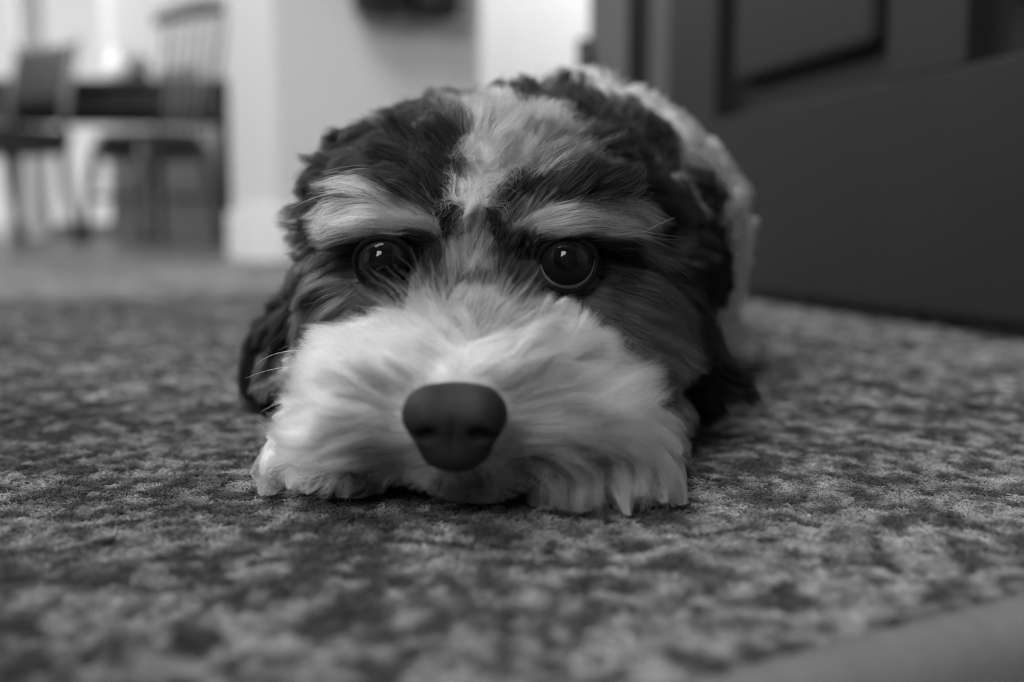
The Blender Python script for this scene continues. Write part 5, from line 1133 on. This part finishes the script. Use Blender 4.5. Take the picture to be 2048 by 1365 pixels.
    ((11.9, 218.9, 20.4), (22.6, 215.1, 22.4), (34.2, 217.9, 11.6), 3, 3, 150, 0.68, 0.3),
    ((10.6, 216.9, 25.4), (22.4, 213.2, 28.3), (33.8, 216.5, 22.1), 3, 3, 150, 0.68, 0.3),
    ((-64.8, 298.7, 37.6), (-79.0, 298.7, 37.6), (-80.4, 295.3, 25.9), 2.5, 1.5, 260, 0.02, 0.3),
    ((-66.6, 300.4, 35.1), (-83.5, 297.8, 30.1), (-80.5, 294.0, 14.0), 2.5, 1, 260, 0.02, 0.2),
    ((-78.4, 295.3, 25.9), (-82.9, 293.0, 14.1), (-71.2, 291.3, 8.7), 2, 0.8, 200, 0.02, 0.1),
    ((-65.4, 297.8, 30.1), (-73.9, 295.7, 28.8), (-72.7, 292.2, 15.8), 2.5, 1, 200, 0.02, 0.3),
    ((-63.9, 298.7, 37.6), (-69.9, 299.0, 39.8), (-71.6, 301.2, 41.6), 2, 1.2, 90, 0.02, 0.3),
    ((-69.9, 298.7, 37.6), (-75.9, 298.9, 39.1), (-79.5, 300.4, 34.4), 2.5, 1.5, 120, 0.02, 0.3),
    ((56.5, 301.7, 37.3), (59.9, 298.0, 22.5), (71.0, 296.2, 15.9), 3, 1.2, 300, 0.02, 0.2),
    ((54.4, 298.0, 31.6), (56.5, 295.3, 16.8), (66.8, 293.9, 13.2), 3, 1.5, 300, 0.02, 0.2),
    ((57.2, 300.6, 28.2), (61.6, 298.4, 17.8), (72.0, 297.6, 19.5), 2, 0.6, 80, 0.02, 0.2),
]
# ---------------------------------------------------------------- building the dog
def surface_nets(fn, lo, hi, h):
    lo = np.array(lo, np.float32); hi = np.array(hi, np.float32)
    n = np.ceil((hi - lo) / h).astype(int) + 1
    ax = [lo[i] + h * np.arange(n[i], dtype=np.float32) for i in range(3)]
    F = np.empty(n, np.float32)
    for i in range(n[0]):
        g = np.stack(np.meshgrid(ax[0][i:i + 1], ax[1], ax[2], indexing='ij'), -1)
        F[i] = fn(g.reshape(-1, 3)).reshape(n[1], n[2])
    neg = F < 0
    cells = np.zeros(n - 1, np.int8)
    offs = [(a, b, c) for a in (0, 1) for b in (0, 1) for c in (0, 1)]
    for a, b, c in offs:
        cells += neg[a:n[0] - 1 + a, b:n[1] - 1 + b, c:n[2] - 1 + c]
    act = (cells > 0) & (cells < 8)
    ci = np.argwhere(act)
    vid = np.full(n - 1, -1, np.int64); vid[act] = np.arange(len(ci))
    acc = np.zeros((len(ci), 3), np.float32); cnt = np.zeros(len(ci), np.float32)
    for p in offs:
        for k in range(3):
            if p[k]:
                continue
            q = list(p); q[k] = 1
            fa = F[ci[:, 0] + p[0], ci[:, 1] + p[1], ci[:, 2] + p[2]]
            fb = F[ci[:, 0] + q[0], ci[:, 1] + q[1], ci[:, 2] + q[2]]
            cr = (fa < 0) != (fb < 0)
            t = np.where(cr, fa / (fa - fb + 1e-12), 0)
            pt = np.tile(np.array(p, np.float32), (len(ci), 1)); pt[:, k] = t
            acc[cr] += pt[cr]; cnt[cr] += 1
    V = lo + h * (ci + acc / cnt[:, None])
    Q = []
    for k in range(3):
        u, w = (k + 1) % 3, (k + 2) % 3
        sl0 = [slice(1, -1)] * 3; sl1 = [slice(1, -1)] * 3
        sl0[k] = slice(0, -1); sl1[k] = slice(1, None)
        a = neg[tuple(sl0)]; b = neg[tuple(sl1)]
        e = np.argwhere(a != b)
        base = e.copy(); base[:, u] += 1; base[:, w] += 1
        def at(du, dw):
            i = base.copy(); i[:, u] -= du; i[:, w] -= dw
            return vid[i[:, 0], i[:, 1], i[:, 2]]
        q = np.stack([at(1, 1), at(0, 1), at(0, 0), at(1, 0)], -1)
        fl = ~a[tuple(e.T)]
        q[fl] = q[fl][:, ::-1]
        Q.append(q)
    Q = np.concatenate(Q)
    return V, Q, F, lo, h

def mesh_from(name, V, Q):
    me = bpy.data.meshes.new(name)
    me.vertices.add(len(V)); me.vertices.foreach_set('co', np.ascontiguousarray(V, np.float32).ravel())
    me.loops.add(len(Q) * 4); me.loops.foreach_set('vertex_index', Q.astype(np.int32).ravel())
    me.polygons.add(len(Q)); me.polygons.foreach_set('loop_start', np.arange(0, len(Q) * 4, 4, dtype=np.int32))
    me.update(calc_edges=True); me.validate()
    return me

dog = empty('dog', (0, 0.30, 0.0))
tag(dog, 'shaggy black and white puppy lying with its chin on the rug', 'dog')
DOG_O = np.array((0, 300.0, 0.0), np.float32)

V, Q, FG, FLO, FH = surface_nets(dog_sdf, (-92, 186, 0.0 - 6), (124, 662, 134), 2.0)
V[:, 2] = np.maximum(V[:, 2], 0.2)

def grid_sdf(P):
    q = (P - FLO) / FH
    sh = np.array(FG.shape)
    q = np.clip(q, 0, sh - 1.001)
    i = q.astype(np.int32); f = q - i
    x, y, z = i[..., 0], i[..., 1], i[..., 2]
    fx, fy, fz = f[..., 0], f[..., 1], f[..., 2]
    c00 = FG[x, y, z] * (1 - fx) + FG[x + 1, y, z] * fx
    c10 = FG[x, y + 1, z] * (1 - fx) + FG[x + 1, y + 1, z] * fx
    c01 = FG[x, y, z + 1] * (1 - fx) + FG[x + 1, y, z + 1] * fx
    c11 = FG[x, y + 1, z + 1] * (1 - fx) + FG[x + 1, y + 1, z + 1] * fx
    return (c00 * (1 - fy) + c10 * fy) * (1 - fz) + (c01 * (1 - fy) + c11 * fy) * fz

def grid_grad(P):
    e = 2.0
    g = np.stack([grid_sdf(P + np.eye(3, dtype=np.float32)[k] * e) - grid_sdf(P - np.eye(3, dtype=np.float32)[k] * e) for k in range(3)], -1)
    return g / (np.linalg.norm(g, axis=-1, keepdims=True) + 1e-6)

GD = np.array(GUIDES, np.float32)

def from_guides(P, sharp=2.0, k=5):
    """inverse-distance blend of the nearest guides -> tip offset, grey, curl"""
    out = np.zeros((len(P), 5), np.float32)
    for s in range(0, len(P), 20000):
        p = P[s:s + 20000]
        d = np.sqrt(((p[:, None, :] - GD[None, :, :3]) ** 2).sum(-1)) + 0.4
        ix = np.argpartition(d, k, axis=1)[:, :k]
        dk = np.take_along_axis(d, ix, 1)
        w = dk ** (-sharp); w /= w.sum(1, keepdims=True)
        out[s:s + 20000] = (GD[ix, 3:8] * w[..., None]).sum(1)
    return out

# skin takes the colour of the hair that grows on it, chin shade included
me = mesh_from('body', (V - DOG_O) * 0.001, Q)
ga = me.attributes.new('grey', 'FLOAT', 'POINT')
skin = from_guides(V, 3.0, 4)[:, 3] * 0.6
ga.data.foreach_set('value', np.clip(skin, .015, .5).astype(np.float32))
body = link_mesh('body', me, attr_mat('dog_skin', 0.8), dog, True)
print('body faces', len(Q))

# ---- nose leather
NC = np.array((-11.8, 202.0, 26.0), np.float32)
def nose_sdf(P):
    q = np.asarray(P, np.float32) - NC
    d = v_ell(q, (0, 1.0, 1.2), (10.6, 9.0, 6.6))
    d = smin(d, v_ell(q, (0, 1.5, -5.4), (7.8, 8.2, 5.6)), 3.5)
    for s in (-1, 1):
        d = smin(d, v_ell(q, (s * 5.6, -1.5, 1.4), (4.6, 6.4, 5.6)), 2.5)
        n_ = v_ell(q, (s * 5.4, -8.0, -2.0), (2.5, 4.2, 1.9), rot_xyz(0, s * 18, 0))
        n_ = np.minimum(n_, v_ell(q, (s * 8.6, -5.2, -2.2), (3.2, 3.6, 0.8), rot_xyz(0, s * -12, 0)))
        d = -smin(-d, n_, 1.0)
    d = -smin(-d, v_ell(q, (0, -8.6, -4.0), (0.5, 2.4, 6.0)), 0.9)
    d = -smin(-d, v_ell(q, (0, -3.0, 9.0), (3.0, 5.0, 1.6)), 2.0)
    return d
nV, nQ, *_ = surface_nets(nose_sdf, NC - 14, NC + 14, 0.55)
mn, nt, bs = nodes_of('nose_leather')
bs.inputs['Base Color'].default_value = (0.014, 0.014, 0.014, 1); bs.inputs['Roughness'].default_value = 0.58; bs.inputs['Specular IOR Level'].default_value = 0.14
tc = nt.nodes.new('ShaderNodeTexCoord'); vo = nt.nodes.new('ShaderNodeTexVoronoi'); vo.inputs['Scale'].default_value = 1500
bp = nt.nodes.new('ShaderNodeBump'); bp.inputs['Strength'].default_value = 0.35; bp.inputs['Distance'].default_value = 0.0002
nt.links.new(tc.outputs['Object'], vo.inputs['Vector']); nt.links.new(vo.outputs['Distance'], bp.inputs['Height']); nt.links.new(bp.outputs['Normal'], bs.inputs['Normal'])
nose = link_mesh('nose', mesh_from('nose', (nV - DOG_O) * 0.001, nQ), mn, dog, True)
nose['label'] = 'black leathery nose'

# ---- eyes
def eye_mat(name, g, rough, coat, spec=0.17):
    m, nt, bs = nodes_of(name)
    bs.inputs['Base Color'].default_value = (g, g, g, 1); bs.inputs['Roughness'].default_value = rough
    bs.inputs['Specular IOR Level'].default_value = spec; bs.inputs['Coat Weight'].default_value = coat; bs.inputs['Coat Roughness'].default_value = 0.03
    return m
M_SCL, M_IRIS, M_PUP = eye_mat('eye_white', 0.20, 0.15, 0.0), eye_mat('eye_iris', 0.008, 0.04, 0.0), eye_mat('eye_pupil', 0.003, 0.04, 0.0)
M_LID = eye_mat('eyelid_skin', 0.006, 0.8, 0.0, 0.05)
for e in EYES:
    gaze = Vector((-0.02 - e[0] * 0.0003, -1.0, 0.22)).normalized()
    rotm = gaze.to_track_quat('Z', 'Y').to_matrix()
    bm = bmesh.new()
    bmesh.ops.create_uvsphere(bm, u_segments=48, v_segments=32, radius=EYE_R * 0.001)
    for f in bm.faces:
        c = f.calc_center_median().normalized()
        f.material_index = 2 if c.z > 0.90 else (1 if c.z > (0.44 if e[0] > 0 else 0.15) else 0)
    for v in bm.verts:                       # the cornea bulges a little
        k = max(0, v.co.normalized().z - 0.55) / 0.45
        v.co *= 1 + 0.06 * k * k
    bmesh.ops.rotate(bm, matrix=rotm, verts=bm.verts)
    ob = from_bm('eye', bm, M_SCL, dog, True)
    ob.data.materials.append(M_IRIS); ob.data.materials.append(M_PUP)
    ob.location = (Vector(e) - Vector(DOG_O)) * 0.001
    # lids: a soft dark rim, fuller above than below
    bm = bmesh.new()
    pts, rad = [], []
    n = 40
    for i in range(n + 1):
        a = 2 * math.pi * i / n
        up = math.sin(a)
        rx, rz = 7.7, (6.4 if up > 0 else 7.7)
        p = Vector((math.cos(a) * rx, 0, up * rz))
        p.y = -math.sqrt(max(1.0, (EYE_R + .5) ** 2 - p.x ** 2 - p.z ** 2)) - 0.1
        pts.append(p * .001); rad.append((0.8 if up > 0 else 0.5) * .001)
    bm_tube(bm, pts, rad, 10, False)
    from_bm('eyelid', bm, M_LID, ob, True)

# ---- fur
def fur_material(name, rough, rnd):
    m = bpy.data.materials.new(name); m.use_nodes = True
    nt = m.node_tree; nt.nodes.clear()
    out = nt.nodes.new('ShaderNodeOutputMaterial')
    hb = nt.nodes.new('ShaderNodeBsdfHairPrincipled')
    hb.parametrization = 'COLOR'
    at = nt.nodes.new('ShaderNodeAttribute'); at.attribute_name = 'grey'
    pw = nt.nodes.new('ShaderNodeMath'); pw.operation = 'POWER'; pw.inputs[1].default_value = 1.7
    nt.links.new(at.outputs['Fac'], pw.inputs[0])
    ml = nt.nodes.new('ShaderNodeMath'); ml.operation = 'MULTIPLY'; ml.inputs[1].default_value = 1.25
    nt.links.new(pw.outputs[0], ml.inputs[0])
    nt.links.new(ml.outputs[0], hb.inputs['Color'])
    hb.inputs['Roughness'].default_value = rough
    hb.inputs['Radial Roughness'].default_value = 0.5
    hb.inputs['Coat'].default_value = 0.0
    hb.inputs['IOR'].default_value = 1.28
    nt.links.new(hb.outputs[0], out.inputs['Surface'])
    return m
M_FUR = fur_material('dog_hair', 0.42, 0.1)

def unit(a):
    return a / (np.linalg.norm(a, axis=-1, keepdims=True) + 1e-9)

# sample roots over the quads
tv = V[Q]
nrm = np.cross(tv[:, 2] - tv[:, 0], tv[:, 3] - tv[:, 1])
area = 0.5 * np.linalg.norm(nrm, axis=1)
cen = tv.mean(1)
def density(c):
    x, y, z = c[:, 0], c[:, 1], c[:, 2]
    d = np.where(y < 300, 7.0, np.where(y < 335, 4.5, np.where(y < 480, 1.6, 0.7)))
    d = np.where((y > 335) & (z < 22), 0.6, d)
    d = np.where(z < 1.5, 0.0, d)
    return d
dens = density(cen) * area
NSTR = int(dens.sum())
pick = rng.choice(len(Q), NSTR, p=dens / dens.sum())
w4 = rng.dirichlet((1, 1, 1, 1), NSTR).astype(np.float32)
roots = (tv[pick] * w4[..., None]).sum(1)
# keep off the nose, the eyes
keep = (np.linalg.norm((roots - NC) / np.array((11.5, 12, 10.0)), axis=1) > 1.0)
for e in EYES:
    keep &= np.linalg.norm(roots - np.array(e, np.float32), axis=1) > EYE_R + 0.7
roots = roots[keep]
normals = grid_grad(roots)
n = len(roots)
gi = from_guides(roots, 2.2, 5)
vec = gi[:, :3]
curl = gi[:, 4]
Ln = np.linalg.norm(vec, axis=1)
dirn = vec / (Ln[:, None] + 1e-6)
Ln = Ln * rng.uniform(0.72, 1.12, n) * 1.05
stray = rng.random(n) < 0.012
Ln[stray] *= 1.25
dirn = unit(dirn + rng.normal(0, 0.10, (n, 3)) + np.where(stray[:, None], rng.normal(0, .35, (n, 3)), 0))
# slow drift of the coat: locks that part, overlap and stand off differently
def drift(sc, k):
    return noise2(roots[:, 0] * sc + k * 17.3 + roots[:, 1] * sc * .6, roots[:, 2] * sc + k * 9.1 + roots[:, 1] * sc * .8, 60 + k) - .5
dr = np.stack([drift(.16, k) for k in range(3)], -1) * 0.9 + np.stack([drift(.33, 4 + k) for k in range(3)], -1) * 0.6
dr *= (0.35 + curl)[:, None]
dirn = unit(dirn + dr - normals * (dr * normals).sum(1, keepdims=True))
Ln = Ln * (1 + 0.5 * drift(.3, 9))
lift = 0.70 + 0.2 * rng.normal(size=n) + 0.9 * drift(.25, 10)
d0 = unit(dirn + lift[:, None] * normals)
sag = np.where((roots[:, 1] < 262) & (roots[:, 2] > 12), 0.0, -0.22)
d1 = unit(2 * dirn - d0 * 0.9 + np.stack([sag * 0, sag * 0, sag], -1))
NS = 9
P = np.zeros((n, NS, 3), np.float32)
P[:, 0] = roots - normals * 0.5
for i in range(1, NS):
    t = (i - 0.5) / (NS - 1)
    d = unit(d0 * (1 - t) + d1 * t)
    P[:, i] = P[:, i - 1] + d * (Ln / (NS - 1))[:, None]

def clump(P, root_xyz, spacing_n, amount, power, seed):
    r = np.random.default_rng(seed)
    m = max(8, len(P) // spacing_n)
    cidx = r.choice(len(P), m, replace=False)
    kd = kdtree.KDTree(m)
    rc = root_xyz[cidx]
    for j in range(m):
        kd.insert(rc[j], j)
    kd.balance()
    near = np.fromiter((kd.find(p)[1] for p in root_xyz), np.int64, len(root_xyz))
    C = P[cidx][near]
    t = np.linspace(0, 1, P.shape[1])[None, :, None] ** power
    am = amount[:, None, None] if hasattr(amount, '__len__') else amount
    return P + (C - P) * t * am, near

def wave(P, phase_id, amp, freq, seed):
    r = np.random.default_rng(seed)
    m = phase_id.max() + 1
    ph = r.uniform(0, 2 * np.pi, m)[phase_id]; fr = (freq * r.uniform(.7, 1.3, m))[phase_id]
    ax = unit(r.normal(size=(m, 3)))[phase_id]
    tg = unit(P[:, -1] - P[:, 0])
    s1 = unit(np.cross(tg, ax)); s2 = np.cross(tg, s1)
    t = np.linspace(0, 1, P.shape[1])[None, :]
    a = amp[:, None] * t
    th = 2 * np.pi * fr[:, None] * t + ph[:, None]
    return P + ((np.sin(th) - np.sin(ph)[:, None]) * a)[..., None] * s1[:, None] + ((np.cos(th) - np.cos(ph)[:, None]) * a * .5)[..., None] * s2[:, None]

P, big = clump(P, roots, 420, np.clip(np.where((roots[:, 2] < 17) & (roots[:, 1] < 262) & (np.abs(roots[:, 0] + 11) > 22), .85, 0.36 + 0.35 * curl), 0, .85), 1.2, 5)
P = wave(P, big, curl * Ln * 0.16, 0.9, 6)
P, small = clump(P, roots, 26, rng.uniform(0.2, 0.75, n), 0.9, 7)
P = wave(P, small, Ln * (0.015 + 0.05 * curl), 1.4, 8)
P = wave(P, np.arange(n), Ln * (0.012 + 0.03 * curl), 1.8, 9)
# keep the strands outside the body and off the floor
for i in range(1, NS):
    p = P[:, i].astype(np.float32)
    dmin = 0.25 + 0.9 * i / NS
    d = grid_sdf(p)
    bad = d < dmin
    if bad.any():
        g = grid_grad(p[bad])
        p[bad] += g * (dmin - d[bad])[:, None]
    p[:, 2] = np.maximum(p[:, 2], 0.3)
    P[:, i] = p
# each strand takes the marking, or the painted chin shade, of the place where it shows
GM = np.concatenate([MARKINGS_SHADE, np.concatenate([GD[NPX:, :3] + 0.5 * GD[NPX:, 3:6], GD[NPX:, 6:7]], 1)])
where = P[:, 5] + rng.normal(0, 1.0, (n, 3))
nw = np.stack([noise2(roots[:, 0] * .5 + k * 31, roots[:, 2] * .5 + roots[:, 1] * .3, 40 + k) - .5 for k in range(3)], -1) * 3.0
mk = kdtree.KDTree(len(GM))
for j in range(len(GM)):
    mk.insert(GM[j, :3], j)
mk.balance()
hits_ = [mk.find_n(p, 3) for p in (where + nw)]
gi_ = np.array([[h[1] for h in hh] for hh in hits_]); gd_ = np.array([[h[2] for h in hh] for hh in hits_]) + .3
gw_ = gd_ ** -5.0; gw_ /= gw_.sum(1, keepdims=True)
grey = (GM[gi_, 3] * gw_).sum(1) * rng.uniform(0.80, 1.16, n)
# clear the view of the eyes and of the nose
ok = np.ones(n, bool)
for e in EYES:
    q = P - np.array(e, np.float32)
    rr = np.sqrt(q[..., 0] ** 2 + (q[..., 2] * np.where(q[..., 2] > 0, 1.4, 1.0)) ** 2)
    ok &= ~(((rr < 6.3) & (q[..., 1] < 2)).any(1) & (rng.random(n) < 0.985))
q = (P - NC)
ok &= ~((np.sqrt((q[..., 0] / 10.6) ** 2 + (q[..., 2] / 8.6) ** 2) < 1.0) & (q[..., 1] < 3)).any(1)
P, grey, roots, normals = P[ok], grey[ok], roots[ok], normals[ok]
n = len(P)
base_r = np.where(roots[:, 1] < 300, 0.036, np.where(roots[:, 1] < 335, 0.05, 0.10))
taper = np.array([1.0, 1.0, 1.0, .98, .95, .9, .8, .62, .25])
R = base_r[:, None] * taper[None] * rng.uniform(.75, 1.2, (n, 1))
# ---- single locks and curls
lp, lr, lg, lroot = [], [], [], []
tt = np.linspace(0, 1, NS)[None, :, None]
for a, b, c, r0, r1, m, g, wv in LOCKS:
    a, b, c = [np.array(v, np.float32) for v in (a, b, c)]
    j0 = rng.normal(0, r0 * .6, (m, 1, 3)); j2 = rng.normal(0, r1 * .6, (m, 1, 3)); j1 = (j0 + j2) / 2 + rng.normal(0, (r0 + r1) * .15, (m, 1, 3))
    ln = rng.uniform(.8, 1.06, (m, 1, 1))
    t_ = tt * ln
    q = (1 - t_) ** 2 * (a + j0) + 2 * t_ * (1 - t_) * (b + j1) + t_ ** 2 * (c + j2)
    size = np.linalg.norm(c - a)
    q = wave(q, np.arange(m), np.full(m, size * .05 * wv), 1.6, int(abs(a[0]) * 7 + abs(c[2]) * 13) % 9973)
    for i in range(1, NS):
        p = q[:, i].astype(np.float32)
        d = grid_sdf(p); bad = d < .5
        if bad.any():
            p[bad] += grid_grad(p[bad]) * (.5 - d[bad])[:, None]
        p[:, 2] = np.maximum(p[:, 2], .3)
        q[:, i] = p
    lp.append(q); lr.append(.034 * taper[None] * rng.uniform(.8, 1.2, (m, 1))); lg.append(g * rng.uniform(.82, 1.12, m)); lroot.append(np.repeat(q[:, 0][:, :], 1, 0))
P = np.concatenate([P] + lp).astype(np.float32); R = np.concatenate([R] + lr); grey = np.concatenate([grey] + lg); roots = np.concatenate([roots] + lroot)
n = len(P)
x, y, z = roots.T
regions = {
    'muzzle_fur': (y < 256) & (x > -36) & (x < 16) & (z > 4),
    'paw_fur': (z < 26) & (y < 350),
    'ear_fur': (np.abs(x + 3) > 40) & (y < 350),
    'face_fur': y < 300,
    'coat_fur': y > -1e9,
}
left_over = np.ones(n, bool)
for name, m in regions.items():
    m = m & left_over
    left_over &= ~m
    o = hair_object(name, (P[m] - DOG_O) * 0.001, R[m] * 0.001, np.clip(grey[m], .008, .9), M_FUR, dog)
    o['kind'] = 'stuff'
    print(name, int(m.sum()))
WHISKERS = [
    (((-48.2, 248.0, 34.2), (-58.7, 250.2, 35.8), (-65.8, 253.6, 30.5)), 0.06),
    (((-47.8, 245.9, 33.2), (-52.6, 245.1, 35.2), (-57.0, 243.8, 32.6)), 0.06),
    (((-47.4, 243.6, 31.0), (-57.3, 243.7, 32.3), (-66.5, 245.3, 28.0)), 0.06),
    (((-47.1, 241.6, 31.3), (-51.7, 240.6, 31.5), (-53.9, 240.4, 30.0)), 0.06),
    (((-48.7, 236.9, 25.3), (-54.3, 234.8, 25.0), (-59.7, 232.5, 21.9)), 0.06),
    (((-39.6, 232.6, 23.0), (-50.3, 233.1, 27.1), (-57.9, 234.9, 25.6)), 0.06),
    (((-39.3, 264.8, 75.1), (-50.5, 264.8, 75.1), (-58.6, 266.3, 70.3)), 0.06),
    (((18.5, 233.3, 28.9), (32.7, 233.3, 28.9), (38.4, 234.6, 23.3)), 0.06),
    (((24.8, 237.6, 31.3), (34.5, 237.9, 33.7), (38.4, 239.1, 27.4)), 0.06),
    (((22.2, 235.0, 26.2), (31.8, 235.1, 27.4), (39.3, 236.7, 24.1)), 0.06),
    (((31.1, 263.3, 62.1), (39.8, 269.9, 66.7), (44.5, 274.1, 68.0)), 0.06),
]
# ---- whiskers
M_WHISK = mat('whisker_hair', 0.8, 0.3, 0.02, 50)
WHISK = WHISKERS
for pts, r in WHISK:
    a, b, c = [np.array(p) for p in pts]
    cur = []
    for i in range(9):
        t = i / 8
        p = (1 - t) ** 2 * a + 2 * t * (1 - t) * b + t * t * c
        cur.append((p - DOG_O) * 0.001)
    tube('whisker', cur, [r * 0.001 * (1 - 0.85 * (i / 8) ** 1.5) for i in range(9)], M_WHISK, dog, 6)
